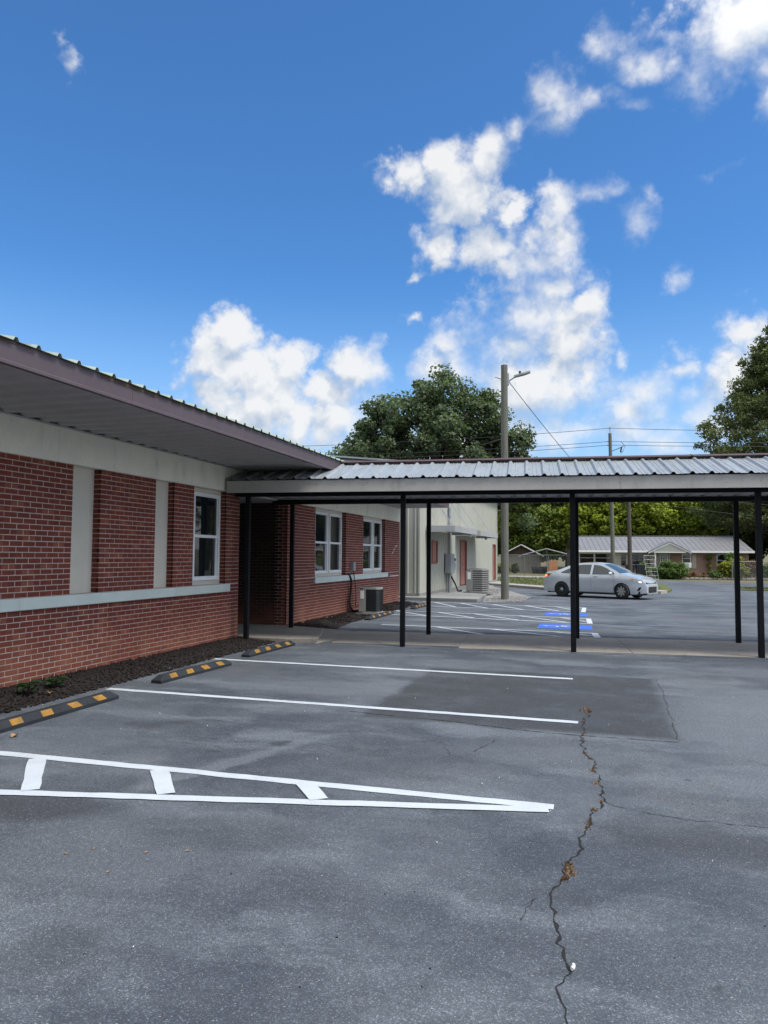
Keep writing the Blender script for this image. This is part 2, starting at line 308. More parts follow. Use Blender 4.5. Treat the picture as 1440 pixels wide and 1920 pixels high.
def asphalt_mat():
    m, t, b = mat('asphalt'); p = pos(t)
    wv = vmth(t, 'SUBTRACT', noise(t, p, 1.7, 5, .6, out='Color'), (.5, .5, .5))
    pw = vmth(t, 'MULTIPLY_ADD', wv, (.55, .55, 0), p)
    wv2 = vmth(t, 'SUBTRACT', noise(t, p, 14, 4, .6, out='Color'), (.5, .5, .5))
    pw2 = vmth(t, 'MULTIPLY_ADD', wv2, (.09, .09, 0), p)
    base = mixc(t, smooth(t, noise(t, pw, .42, 9, .68), .36, .64), (.086, .099, .116), (.036, .046, .062))
    base = mixc(t, smooth(t, noise(t, vmth(t, 'MULTIPLY', pw, (.6, 1.5, 1)), .9, 9, .70), .45, .66), base, (.116, .134, .154))
    base = mixc(t, smooth(t, noise(t, pw, .27, 8, .65), .53, .68, 0, .55), base, (.088, .089, .093))
    dk = lt = None
    for (x, y, rx, ry, an, s) in STAINS:
        src = pw2 if max(rx, ry) < .4 else vmth(t, 'MULTIPLY_ADD', wv, (min(.5, max(rx, ry) * .5),) * 2 + (0,), p)
        q = nd(t, 'ShaderNodeMapping', {0: src, 'Location': (x, y, 0), 'Rotation': (0, 0, an), 'Scale': (rx, ry, 1e3)}, vector_type='TEXTURE').outputs[0]
        v = smooth(t, vmth(t, 'LENGTH', q), .45, 1.15, abs(s), 0.0)
        if s > 0: dk = v if dk is None else mth(t, 'MAXIMUM', dk, v)
        else: lt = v if lt is None else mth(t, 'MAXIMUM', lt, v)
    base = mixc(t, lt, base, (.120, .137, .156))
    base = mixc(t, dk, base, (.034, .037, .045))
    # drips from parked engines
    vd = nd(t, 'ShaderNodeTexVoronoi', {'Vector': pw2, 'Scale': 1.9, 'Randomness': 1.0})
    dr_ = mth(t, 'MULTIPLY', smooth(t, vd.outputs['Distance'], .015, .075, .75, 0.0), smooth(t, noise(t, p, .5, 3), .48, .60))
    base = mixc(t, dr_, base, (.022, .024, .028))
    # re-laid square: darker, coarser, crisp on the near edge and worn on the others
    q = nd(t, 'ShaderNodeMapping', {0: vmth(t, 'MULTIPLY_ADD', wv, (.22, .16, 0), p), 'Location': (-.84, 8.75, 0), 'Rotation': (0, 0, .0), 'Scale': (1.5, 1.72, 1e3)}, vector_type='TEXTURE').outputs[0]
    s3 = nd(t, 'ShaderNodeSeparateXYZ', {0: q})
    bx = mth(t, 'MAXIMUM', mth(t, 'ABSOLUTE', s3.outputs[0]), mth(t, 'ABSOLUTE', s3.outputs[1]))
    pk = smooth(t, bx, .93, 1.03, 1.0, 0.0)
    pk = mth(t, 'MULTIPLY', pk, smooth(t, noise(t, p, 1.3, 9, .72), .28, .58, .5, .97))
    base = mixc(t, pk, base, mixc(t, noise(t, p, 2.2, 8, .7), (.042, .047, .055), (.024, .028, .034)))
    # aggregate
    g0 = noise(t, p, 38, 4, .7)
    base = mixc(t, smooth(t, g0, .40, .62, .42, 0), base, mixc(t, 1.0, base, (.62, .62, .63), 'MULTIPLY'))
    g1 = noise(t, p, 120, 3, .8); g2 = nd(t, 'ShaderNodeTexVoronoi', {'Vector': p, 'Scale': 210.0}).outputs['Color']
    gs = nd(t, 'ShaderNodeSeparateColor', {0: g2}).outputs[0]
    base = mixc(t, smooth(t, g1, .52, .70, 0, .85), base, mixc(t, 1.0, base, (.26, .26, .28), 'MULTIPLY'))
    base = mixc(t, smooth(t, gs, .62, .98, 0, .8), base, mixc(t, 1.0, base, (2.4, 2.4, 2.42), 'MULTIPLY'))
    base = mixc(t, smooth(t, gs, .975, .995, 0, .5), base, (.36, .36, .36))
    t.links.new(base, b.inputs['Base Color'])
    t.links.new(smooth(t, noise(t, pw, 1.1, 4), .3, .7, .64, .88), b.inputs['Roughness']); b.inputs['Specular IOR Level'].default_value = .5
    h = mth(t, 'ADD', g1, mth(t, 'MULTIPLY', gs, .5))
    t.links.new(nd(t, 'ShaderNodeBump', {'Height': h, 'Strength': .8, 'Distance': .008}).outputs[0], b.inputs['Normal'])
    return m
MT['asphalt'] = asphalt_mat()
MT['crack'] = simple('crack_dark', (.010, .010, .011), (.02, .018, .016), 30, .98)
def chain_mat():
    m = bpy.data.materials.new('chain_link'); m.use_nodes = True; t = m.node_tree; t.nodes.clear()
    p = nd(t, 'ShaderNodeTexCoord').outputs['Object']; s = nd(t, 'ShaderNodeSeparateXYZ', {0: p})
    a = mth(t, 'ADD', s.outputs[0], s.outputs[2]); c = mth(t, 'SUBTRACT', s.outputs[0], s.outputs[2])
    f = [mth(t, 'LESS_THAN', mth(t, 'FRACT', mth(t, 'DIVIDE', v, .075)), .10) for v in (a, c)]
    b = nd(t, 'ShaderNodeBsdfPrincipled', {'Base Color': (.30, .31, .31, 1), 'Metallic': .5, 'Roughness': .5})
    mx = nd(t, 'ShaderNodeMixShader', {0: mth(t, 'MAXIMUM', *f), 1: nd(t, 'ShaderNodeBsdfTransparent').outputs[0], 2: b.outputs[0]})
    nd(t, 'ShaderNodeOutputMaterial', {'Surface': mx.outputs[0]}); return m
MT['chain'] = chain_mat()

# ------------------------------------------------------------------ geometry helpers
ROOT = {}
def link(o): COL.objects.link(o); return o
def tag(o, label=None, cat=None, group=None, kind=None):
    if label: o['label'] = label
    if cat: o['category'] = cat
    if group: o['group'] = group
    if kind: o['kind'] = kind
    return o
def thing(name, label, cat, loc=(0, 0, 0), rz=0.0, group=None, kind=None):
    o = link(bpy.data.objects.new(name, None)); o.location = loc; o.rotation_euler = (0, 0, rz); o.empty_display_size = .2
    ROOT[o] = Matrix.Translation(loc) @ Matrix.Rotation(rz, 4, 'Z')
    return tag(o, label, cat, group, kind)
def rootmat(o):
    while o is not None and o not in ROOT and o.parent: o = o.parent
    return ROOT.get(o)
class MB:
    def __init__(s): s.v = []; s.f = []
    def poly(s, pts, flip=False):
        n = len(s.v); s.v += [tuple(p) for p in pts]; r = list(range(n, n + len(pts))); s.f.append(r[::-1] if flip else r); return s
    def box(s, x0, x1, y0, y1, z0, z1):
        n = len(s.v)
        s.v += [(x0, y0, z0), (x1, y0, z0), (x1, y1, z0), (x0, y1, z0), (x0, y0, z1), (x1, y0, z1), (x1, y1, z1), (x0, y1, z1)]
        s.f += [[n + i for i in q] for q in ((3, 2, 1, 0), (4, 5, 6, 7), (0, 1, 5, 4), (1, 2, 6, 5), (2, 3, 7, 6), (3, 0, 4, 7))]
        return s
    def prism(s, pts, a, b, axis=2):     # closed outline in the two other axes, extruded a..b along axis
        n = len(s.v); k = len(pts)
        for w in (a, b):
            for p in pts:
                q = [0, 0, 0]; oth = [i for i in range(3) if i != axis]; q[oth[0]], q[oth[1]] = p; q[axis] = w; s.v.append(tuple(q))
        s.f.append([n + i for i in range(k)][::-1]); s.f.append([n + k + i for i in range(k)])
        for i in range(k): s.f.append([n + i, n + (i + 1) % k, n + k + (i + 1) % k, n + k + i])
        return s
    def tube(s, pts, r, n=8, cap=True):
        pts = [Vector(p) for p in pts]; rs = r if hasattr(r, '__len__') else [r] * len(pts); b0 = len(s.v)
        for i, p in enumerate(pts):
            d = (pts[min(i + 1, len(pts) - 1)] - pts[max(i - 1, 0)]).normalized()
            a = Vector((0, 0, 1)) if abs(d.z) < .9 else Vector((1, 0, 0))
            u = d.cross(a).normalized(); w = d.cross(u)
            for k in range(n):
                t = 2 * math.pi * k / n; s.v.append(tuple(p + (u * math.cos(t) + w * math.sin(t)) * rs[i]))
        for i in range(len(pts) - 1):
            for k in range(n):
                a = b0 + i * n; s.f.append([a + k, a + (k + 1) % n, a + n + (k + 1) % n, a + n + k])
        if cap: s.f.append([b0 + k for k in range(n)][::-1]); s.f.append([b0 + (len(pts) - 1) * n + k for k in range(n)])
        return s
    def lathe(s, prof, c=(0, 0, 0), n=20, axis='Z', cap=True):   # prof: list of (radius, height)
        b0 = len(s.v)
        for r, h in prof:
            for k in range(n):
                t = 2 * math.pi * k / n; x, y = r * math.cos(t), r * math.sin(t)
                q = (x, y, h) if axis == 'Z' else (x, h, y)
                s.v.append((q[0] + c[0], q[1] + c[1], q[2] + c[2]))
        for i in range(len(prof) - 1):
            for k in range(n):
                a = b0 + i * n; s.f.append([a + k, a + (k + 1) % n, a + n + (k + 1) % n, a + n + k])
        if cap: s.f.append([b0 + k for k in range(n)]); s.f.append([b0 + (len(prof) - 1) * n + k for k in range(n)])
        return s
    def mesh(s, name):
        me = bpy.data.meshes.new(name); me.from_pydata(s.v, [], s.f); me.update(); return me
    def build(s, name, m, parent=None, smooth=False, bevel=0.0, world=True):
        if world and parent is not None:
            rm = rootmat(parent)
            if rm is not None:
                inv = rm.inverted(); s.v = [tuple(inv @ Vector(p)) for p in s.v]
        me = s.mesh(name); o = link(bpy.data.objects.new(name, me))
        import bmesh
        bm = bmesh.new(); bm.from_mesh(me); bmesh.ops.recalc_face_normals(bm, faces=bm.faces); bm.to_mesh(me); bm.free()
        for mm in (m if isinstance(m, (list, tuple)) else [m]): me.materials.append(MT[mm])
        if smooth:
            for p in me.polygons: p.use_smooth = True
        if bevel:
            b = o.modifiers.new('bevel', 'BEVEL'); b.width = bevel; b.segments = 2; b.limit_method = 'ANGLE'; b.angle_limit = rad(40)
        if parent is not None: o.parent = parent
        return o
def copy_of(o, name, parent, loc=(0, 0, 0), scale=(1, 1, 1), rz=None):
    c = o.copy(); c.name = name; link(c); c.parent = parent; c.location = loc; c.scale = scale
    if rz is not None: c.rotation_euler = (0, 0, rz)
    return c
def big_mesh(name, V, Fq, mats, parent=None, rnd=None):
    """fast quad mesh from numpy arrays"""
    me = bpy.data.meshes.new(name); nv, nf = len(V), len(Fq); k = Fq.shape[1]
    me.vertices.add(nv); me.vertices.foreach_set('co', V.astype(np.float32).ravel())
    me.loops.add(nf * k); me.loops.foreach_set('vertex_index', Fq.astype(np.int32).ravel())
    me.polygons.add(nf); me.polygons.foreach_set('loop_start', np.arange(0, nf * k, k, dtype=np.int32))
    me.polygons.foreach_set('loop_total', np.full(nf, k, dtype=np.int32))
    if rnd is not None:
        a = me.attributes.new('rnd', 'FLOAT', 'FACE'); a.data.foreach_set('value', rnd.astype(np.float32))
    me.update(calc_edges=True); me.validate()
    me.materials.append(MT[mats]); o = link(bpy.data.objects.new(name, me))
    if parent is not None: o.parent = parent
    return o
def struct(o): o['kind'] = 'structure'; return o
def stuff(o): o['kind'] = 'stuff'; return o

# ------------------------------------------------------------------ ground
n = 60
gr = MB(); R = 900
gr.poly([(R * math.cos(2 * math.pi * i / n), R * math.sin(2 * math.pi * i / n) + 60, -.03) for i in range(n)])
struct(gr.build('ground', 'earth'))
# terrain behind the houses rises into a wooded slope
hl = MB(); K = 40
for i in range(K + 1):
    x = -220 + 440 * i / K
    for j in range(9):
        y = 100 + j * 18; h = -.02 + (j / 8) ** 1.4 * (5.5 + 1.4 * math.sin(i * .7) + 1.5 * math.sin(i * .31 + 1))
        hl.v.append((x, y, h))
for i in range(K):
    for j in range(8): a = i * 9 + j; hl.f.append([a, a + 9, a + 10, a + 1])
struct(hl.build('hill', 'earth', smooth=True))
lot = MB(); lot.poly([(-7.2, -16, 0), (18, -16, 0), (18, 50, 0), (10, 52.5, 0), (3.0, 55.5, 0), (-7.2, 58, 0)])
lot = struct(lot.build('asphalt_lot', 'asphalt'))

def stripe(a, b, w, z=.004, name='parking_line', m='paint', cuts=0):
    a, b = Vector(a), Vector(b); d = (b - a); L = d.length; d.normalize(); q = Vector((-d.y, d.x))
    n = max(2, int(L / .12)); mb = MB()
    e = [[rng.normal(0, .0035) for _ in range(n + 1)] for _ in (0, 1)]
    for i in range(n + 1):
        p = a + d * (L * i / n)
        for s, k in ((1, 0), (-1, 1)):
            r = p + q * s * (w / 2 + e[k][i]); mb.v.append((r.x, r.y, z))
    for i in range(n): mb.f.append([2 * i, 2 * i + 1, 2 * i + 3, 2 * i + 2])
    return mb.build(name, m, lot)
stripe((-5.62, 7.57), (-.22, 7.47), .105); stripe((-5.74, 10.22), (-.36, 10.08), .105)
stripe((-5.65, 4.885), (-.30, 4.925), .105)
stripe((-5.4, 3.77), (-.33, 4.86), .10, z=.0065)
for a, b in (((-4.22, 4.84), (-3.70, 4.19)), ((-3.15, 4.86), (-2.79, 4.40)), ((-2.0, 4.89), (-1.78, 4.60))): stripe(a, b, .125, z=.009)
stripe((-5.47, 4.83), (-4.86, 3.93), .125, z=.009)
# far bays beyond the covered walk
for u, l, cap, hs in (
    (((-5.96, 25.2), (-.43, 24.2)), ((-5.3, 23.2), (-.44, 22.25)), ((-.50, 24.2), (-.48, 22.25)), (((-5.5, 25.05), (-4.4, 23.1)), ((-4.6, 24.95), (-3.35, 22.85)), ((-3.45, 24.7), (-2.25, 22.65)), ((-2.35, 24.5), (-1.2, 22.5)), ((-1.4, 24.35), (-.75, 23.1)))),
    (((-5.93, 21.0), (-.24, 19.95)), ((-5.5, 19.5), (-.19, 18.5)), ((-.31, 19.95), (-.25, 18.5)), (((-5.85, 20.95), (-4.45, 19.35)), ((-4.5, 20.75), (-3.15, 19.1)), ((-3.4, 20.5), (-2.0, 18.9)), ((-2.15, 20.3), (-.8, 18.65)), ((-1.0, 20.05), (-.33, 19.0)))),
    (((-4.9, 16.55), (-.08, 16.2)), None, ((-.13, 16.2), (-.05, 15.12)), (((-3.55, 16.4), (-2.2, 15.05)), ((-2.3, 16.3), (-.55, 15.15)), ((-1.0, 16.25), (-.16, 15.62))))):
    stripe(*u, .10)
    if l: stripe(*l, .10)
    stripe(*cap, .13, z=.0075)
    for a, b in hs: stripe(a, b, .09, z=.006)
# blue wheelchair panels
def wheelchair(cx, cy, w, h):
    mb = MB(); e = .03
    mb.poly([(cx - w / 2, cy - h / 2, .004), (cx + w / 2 + .04, cy - h / 2 - .02, .004), (cx + w / 2, cy + h / 2, .004), (cx - w / 2, cy + h / 2 + .03, .004)])
    pnl = mb.build('blue_panel', 'blue', lot)
    s = MB(); z = .008           # symbol: the person faces the bay, head towards the wall
    lev = [z]
    def bar(pts, wd):
        for (x0, y0), (x1, y1) in zip(pts, pts[1:]):
            lev[0] += .0005; z = lev[0]
            d = Vector((x1 - x0, y1 - y0)).normalized(); q = Vector((-d.y, d.x)) * wd / 2; d = d * wd / 2
            s.poly([(x0 - d.x + q.x, y0 - d.y + q.y, z), (x1 + d.x + q.x, y1 + d.y + q.y, z), (x1 + d.x - q.x, y1 + d.y - q.y, z), (x0 - d.x - q.x, y0 - d.y - q.y, z)])
    X = lambda u, v: (cx + u * w * .40, cy + v * h * .40)
    s.poly([(cx - w * .36 + .06 * math.cos(t), cy + h * .04 + .06 * math.sin(t), z) for t in np.linspace(0, 2 * math.pi, 12, endpoint=False)])
    bar([X(-.72, .1), X(.05, .02), X(.12, -.45), X(.62, -.5), X(.72, -.72)], .055); bar([X(-.35, .05), X(-.32, -.38)], .05)
    arc = [X(.42 * math.cos(t) + .28, .55 * math.sin(t) + .05) for t in np.linspace(.9, 4.9, 12)]
    bar(arc, .05)
    s.build('wheelchair_symbol', 'paint', pnl)
wheelchair(-.93, 21.25, 1.12, 1.05); wheelchair(-.80, 17.5, 1.18, 1.05)

# cracks
def crack(pts, w, jit, name='crack', z=.003):
    P = [Vector(p) for p in pts]; out = []
    for a, b in zip(P, P[1:]):
        n = max(2, int((b - a).length / .035))
        for i in range(n): out.append(a.lerp(b, i / n))
    out.append(P[-1]); mb = MB(); ox = 0
    for i, p in enumerate(out):
        ox = ox * .72 + rng.normal(0, jit); ww = w * (.25 + 1.3 * rng.random() ** 1.6)
        t = (out[min(i + 1, len(out) - 1)] - out[max(i - 1, 0)]).normalized(); q = Vector((-t.y, t.x))
        c = p + q * ox
        mb.v += [(c.x + q.x * ww / 2, c.y + q.y * ww / 2, z), (c.x - q.x * ww / 2, c.y - q.y * ww / 2, z)]
    for i in range(len(out) - 1): mb.f.append([2 * i, 2 * i + 1, 2 * i + 3, 2 * i + 2])
    return mb.build(name, 'crack', lot)
CR = [(-.16, 8.14), (-.17, 7.49), (-.16, 6.46), (-.06, 6.07), (-.05, 5.64), (0, 5.17), (-.06, 4.89), (-.09, 4.59), (-.14, 4.25), (-.17, 3.96), (-.19, 3.83), (-.22, 3.59), (-.21, 3.46), (-.18, 3.34), (-.185, 3.23), (-.15, 3.09), (-.13, 3.02), (-.145, 2.91), (-.12, 2.78), (-.11, 2.69), (-.14, 2.4), (-.08, 1.9)]
crack(CR, .014, .011); crack([(.0, 5.17), (.07, 5.06), (.33, 4.99), (.51, 4.94), (.92, 4.94), (1.6, 4.9)], .0055, .005)
crack([(-2.5, 7.26), (-1.35, 7.13), (-.63, 6.96), (.03, 6.94), (.64, 6.95)], .012, .004)
crack([(-.9, 6.55), (-.95, 6.3), (-1.0, 6.1)], .008, .01); crack([(-.30, 3.62), (-.33, 3.5), (-.35, 3.38)], .006, .007)
for pts_, w_ in (([(-4.6, 8.9), (-3.9, 8.75), (-3.1, 8.95), (-2.6, 8.9)], .004), ([(-1.9, 6.6), (-1.3, 6.3), (-1.15, 5.9)], .004), ([(1.0, 3.7), (.7, 3.3), (.75, 2.9)], .004), ([(.64, 6.95), (.66, 8.0), (.70, 9.2), (.69, 10.5)], .006)): crack(pts_, w_, .007)
crack([(1.1, 6.5), (1.4, 6.3), (2.0, 6.2)], .006, .008)
crack([(-6.6, 12.28), (-4.3, 12.42), (-1.5, 12.66), (2.6, 13.0), (7, 13.4)], .02, .004)
# dry tufts in the crack
def blades(spots, per, hgt, spread, m, name, parent=None, wid=.006):
    V = []; 
    for (x, y, z) in spots:
        for _ in range(per):
            bx, by = x + rng.normal(0, spread), y + rng.normal(0, spread * 1.3); a = rng.random() * 6.28; h = hgt * (.4 + .8 * rng.random()); ln = h * rng.normal(0, .7)
            dx, dy = math.cos(a), math.sin(a)
            V += [(bx - dy * wid, by + dx * wid, z), (bx + dy * wid, by - dx * wid, z), (bx + dx * ln + dy * wid * .2, by + dy * ln - dx * wid * .2, z + h), (bx + dx * ln - dy * wid * .2, by + dy * ln + dx * wid * .2, z + h)]
    V = np.array(V); Fq = np.arange(len(V)).reshape(-1, 4)
    o = big_mesh(name, V, Fq, m, parent, rng.random(len(Fq))); return stuff(o)
sp = []
for k in range(20):
    i = int(rng.integers(0, 10)); a, b = Vector(CR[i]), Vector(CR[i + 1]); p = a.lerp(b, rng.random()); sp.append((p.x, p.y, 0))
tag(blades(sp + [(-.07, 5.84, 0), (-.06, 5.82, 0), (-.04, 5.55, 0), (-.04, 5.5, 0), (-.17, 3.99, 0), (-.165, 3.95, 0), (-.15, 3.92, 0), (-.18, 4.02, 0)] * 1, 12, .014, .010, 'deadleaf', 'crack_weeds'), 'dry brown weeds growing along the long crack in the asphalt', 'weeds')
tag(blades([(-.15, 8.06, 0)], 40, .035, .03, 'deadleaf', 'grass_tuft'), 'dry tan grass tuft at the far end of the crack', 'grass tuft')

# covered-walk slab, entry pad, mulch beds
wk = thing('walkway', None, None, (-6.27, 12.40, 0), rad(5.3)); struct(wk); del wk['kind']; wk['kind'] = 'structure'
for i, (x0, x1) in enumerate([(1.55, 3.9), (3.908, 6.8), (6.808, 9.7), (9.708, 13.2)]):
    MB().box(x0, x1, -.02 if i else .25, 2.32, -.05, .012 + .003 * (i % 2)).build('concrete_slab', 'concrete', wk, world=False, bevel=.006)
pad = MB(); pad.prism([(-8.4, 12.72), (-6.62, 12.72), (-6.30, 12.55), (-5.55, 12.55), (-5.0, 12.75), (-5.55, 14.55), (-6.62, 14.93), (-8.4, 14.93)], -.02, .075)
struct(pad.build('entry_pad', 'concrete', bevel=.012))
rmp = MB(); rmp.v = [(-5.56, 14.56, .072), (-5.55, 12.56, .072), (-5.0, 12.75, .014), (-4.72, 14.62, .014), (-4.95, 12.5, .005), (-4.5, 14.66, .005)]; rmp.f = [[0, 1, 2, 3], [3, 2, 4, 5]]
struct(rmp.build('ramp', 'concrete'))
def bed(name, pts_in, pts_out, hgt, label):
    """lumpy mulch strip between two polylines"""
    n, k = 120, 9; mb = MB()
    pi, po = np.array(pts_in), np.array(pts_out); ti, to = np.linspace(0, 1, len(pi)), np.linspace(0, 1, len(po))
    for i in range(n + 1):
        s = i / n; a = np.array([np.interp(s, ti, pi[:, 0]), np.interp(s, ti, pi[:, 1])]); b = np.array([np.interp(s, to, po[:, 0]), np.interp(s, to, po[:, 1])])
        b = b + (rng.normal(0, .022), 0)
        for j in range(k + 1):
            t = j / k; p = a + (b - a) * t
            h = hgt * (1 - t ** 2.2) * (.75 + .35 * math.sin(p[1] * 3.1 + t * 4)) + rng.normal(0, .011) * (1 - t ** 4)
            mb.v.append((p[0], p[1], max(h, .002) if t < 1 else -.01))
    for i in range(n):
        for j in range(k): q = i * (k + 1) + j; mb.f.append([q, q + k + 1, q + k + 2, q + 1])
    return tag(stuff(mb.build(name, 'mulch')), label, 'mulch')
bed('mulch_bed', [(-6.62, 2.5), (-6.62, 12.7)], [(-5.70, 2.5), (-5.71, 6), (-5.74, 7), (-5.70, 9), (-5.74, 10.2), (-5.80, 11.2), (-5.75, 12.2), (-6.1, 12.62)], .055, 'dark brown mulch strip along the foot of the near brick wall')
bed('mulch_bed', [(-6.62, 15.0), (-6.62, 24.3)], [(-5.9, 14.7), (-5.45, 15.0), (-5.62, 16.5), (-5.7, 18), (-5.68, 20), (-5.75, 22), (-5.85, 24.2)], .07, 'dark mulch strip by the far brick wall under the paired windows')
def chips(name, N, fx, size, m, flat=.5):
    c = np.array([fx() for _ in range(N)]); s = size * (.4 + rng.random((N, 1, 1)) ** 2 * 1.3)
    base = np.array([(-1, -.45, 0), (1, -.4, 0), (.9, .5, 0), (-.8, .45, 0), (0, 0, 1), (0, 0, -1)], float); base[:, 2] *= flat
    v = base[None] * s
    a = rng.random(N) * 6.28; b = rng.normal(0, .5, N)
    ca, sa, cb, sb = np.cos(a), np.sin(a), np.cos(b), np.sin(b)
    x, y, z = v[..., 0], v[..., 1], v[..., 2]
    x, z = x * cb[:, None] - z * sb[:, None], x * sb[:, None] + z * cb[:, None]
    x, y = x * ca[:, None] - y * sa[:, None], x * sa[:, None] + y * ca[:, None]
    V = np.stack([x, y, z], -1) + c[:, None, :]
    T = np.array([(0, 1, 4), (1, 2, 4), (2, 3, 4), (3, 0, 4), (1, 0, 5), (2, 1, 5), (3, 2, 5), (0, 3, 5)])
    Fq = (T[None] + (np.arange(N) * 6)[:, None, None]).reshape(-1, 3)
    return stuff(big_mesh(name, V.reshape(-1, 3), Fq, m))
def mulch_pt():
    y = 5.5 + 7.0 * rng.random(); t = rng.random(); return (-6.58 + .88 * t, y, .05 * (1 - t * t) + .012)
def mulch_pt2():
    y = 15 + 9.0 * rng.random(); t = rng.random(); return (-6.58 + .85 * t, y, .065 * (1 - t * t) + .012)
tag(chips('mulch_chips', 9000, mulch_pt, .020, 'chip'), 'loose bark chips on the near mulch strip', 'mulch')
tag(chips('mulch_chips', 3000, mulch_pt2, .022, 'chip'), 'loose bark chips on the far mulch strip', 'mulch')
tag(chips('pale_grit', 45, lambda: (-6.4 + .9 * rng.random(), 5.5 + 7 * rng.random(), .045), .008, 'kerb'), 'pale bits of grit scattered on the mulch strip', 'grit')
tag(chips('loose_grit', 420, lambda: (-5.5 + 9 * rng.random(), 2.2 + 10.3 * rng.random() , .003), .0042, 'crack'), 'dark grit scattered over the parking asphalt', 'grit')
tag(chips('loose_grit', 130, lambda: (-5.5 + 9 * rng.random(), 2.2 + 10.3 * rng.random() , .003), .005, 'housewhite'), 'pale specks of grit on the parking asphalt', 'grit')

# ------------------------------------------------------------------ generic pieces
def leafshape(mb, c, L, W, a, tilt=.3, z0=0.0):
    d = Vector((math.cos(a), math.sin(a), 0)); q = Vector((-d.y, d.x, 0)); c = Vector(c)
    pts = [c - d * L / 2, c - d * L * .15 + q * W / 2 + Vector((0, 0, tilt * W)), c + d * L * .25 + q * W * .4 + Vector((0, 0, tilt * W)), c + d * L / 2,
           c + d * L * .25 - q * W * .4 + Vector((0, 0, tilt * W)), c - d * L * .15 - q * W / 2 + Vector((0, 0, tilt * W))]
    mb.poly([pts[0], pts[1], pts[2], pts[3]]); mb.poly([pts[0], pts[3], pts[4], pts[5]])
for (x, y, s, lab) in ((-4.92, 5.36, .085, 'curled brown leaf on asphalt beside the nearest parking stop'), (-5.86, 6.88, .09, 'pale dry leaf on the mulch behind the nearest parking stop')):
    mb = MB(); z = .006 if x > -5.6 else .06
    leafshape(mb, (x, y, z), s, s * .7, rng.random() * 6, .35); o = mb.build('fallen_leaf', 'leafbrown'); tag(o, lab, 'leaf', 'fallen leaves')
for (x, y) in ((-2.75, 3.39), (-2.65, 3.49), (-2.35, 3.53), (-2.15, 3.61), (-2.39, 3.26), (.75, 5.74), (.57, 5.27), (-2.32, 8.3), (-1.15, 6.57)):
    mb = MB(); leafshape(mb, (x, y, .005), .027, .013, rng.random() * 6, .25); tag(mb.build('fallen_leaf', 'leafbrown'), 'small tan leaf lying flat on open asphalt', 'leaf', 'small leaves on the asphalt')
tag(MB().lathe([(.006, 0), (.008, .012), (.005, .02)], (-.115, 3.05, .003), 8).tube([(-.12, 3.03, .012), (-.115, 3.055, .012)], .007, 8).build('pebble', 'housewhite'), 'small white pebble beside the long crack', 'pebble')
def seedling(x, y, h, label):
    r = thing('seedling', label, 'plant', (x, y, .03), group='weeds in the mulch')
    MB().tube([(0, 0, 0), (.01, .005, h * .6), (.005, .01, h)], .004, 6).build('stem', 'plantleaf', r, world=False)
    mb = MB()
    for k in range(9):
        a = k * 2.4; zz = h * (.45 + .06 * k); l = .085 + .02 * (k % 3)
        leafshape(mb, (math.cos(a) * l * .6, math.sin(a) * l * .6, zz), l * 1.3, l * .75, a, .25)
    mb.build('leaves', 'plantleaf', r, world=False)
seedling(-6.08, 6.80, .15, 'leafy green seedling in the mulch by the nearest parking stop')
seedling(-6.10, 7.25, .12, 'smaller dull green seedling farther along the mulch')

# parking stops
def parking_stop(x, y0, y1, label, skew=0.0, worn=False):
    L = y1 - y0; r = thing('parking_stop', label, 'parking stop', (x, (y0 + y1) / 2, 0), skew, 'rubber parking stops')
    h, wb, wt = .095, .075, .035
    mb = MB()
    ys = [-L / 2, -L / 2 + .09, L / 2 - .09, L / 2]
    for y in ys:
        e = y in (ys[0], ys[-1])
        hh = h * .42 if e else h; w2 = wb * .85 if e else wt
        mb.v += [(-wb, y, .002), (-wb, y, .035), (-w2, y, hh), (w2, y, hh), (wb, y, .035), (wb, y, .002)]
    for i in range(3):
        for j in range(5): a = i * 6 + j; mb.f.append([a, a + 1, a + 7, a + 6])
    mb.f.append([0, 1, 2, 3, 4, 5]); mb.f.append([18, 19, 20, 21, 22, 23])
    mb.build('body', 'stop', r, world=False, bevel=.006)
    k = (h - .035); 
    for i in range(4):
        yc = -L / 2 + L * (.17 + .22 * i); w = .072; sl = .026 if i >= 2 else 0.0
        q = MB(); ex = .0025
        A = (wb + ex, .040), (wt + ex, h - .004)
        q.poly([(A[0][0] - .002, yc - w + sl, A[0][1]), (A[0][0] - .002, yc + w + sl, A[0][1]), (A[1][0], yc + w - sl, A[1][1]), (A[1][0], yc - w - sl, A[1][1])])
        q.build('reflector', 'yellow', r, world=False)
parking_stop(-5.20, 5.32, 7.10, 'black rubber parking stop with yellow reflectors, nearest the camera')
parking_stop(-5.25, 8.06, 9.72, 'second black parking stop, between the two long white lines', rad(-3))
parking_stop(-5.31, 10.55, 12.22, 'third parking stop, just before the covered walk entry', rad(-2))
parking_stop(-5.55, 17.5, 19.75, 'faded parking stop in front of the condenser by the brick wall')
parking_stop(-5.42, 21.6, 23.35, 'farthest parking stop, short of the metal building slab')

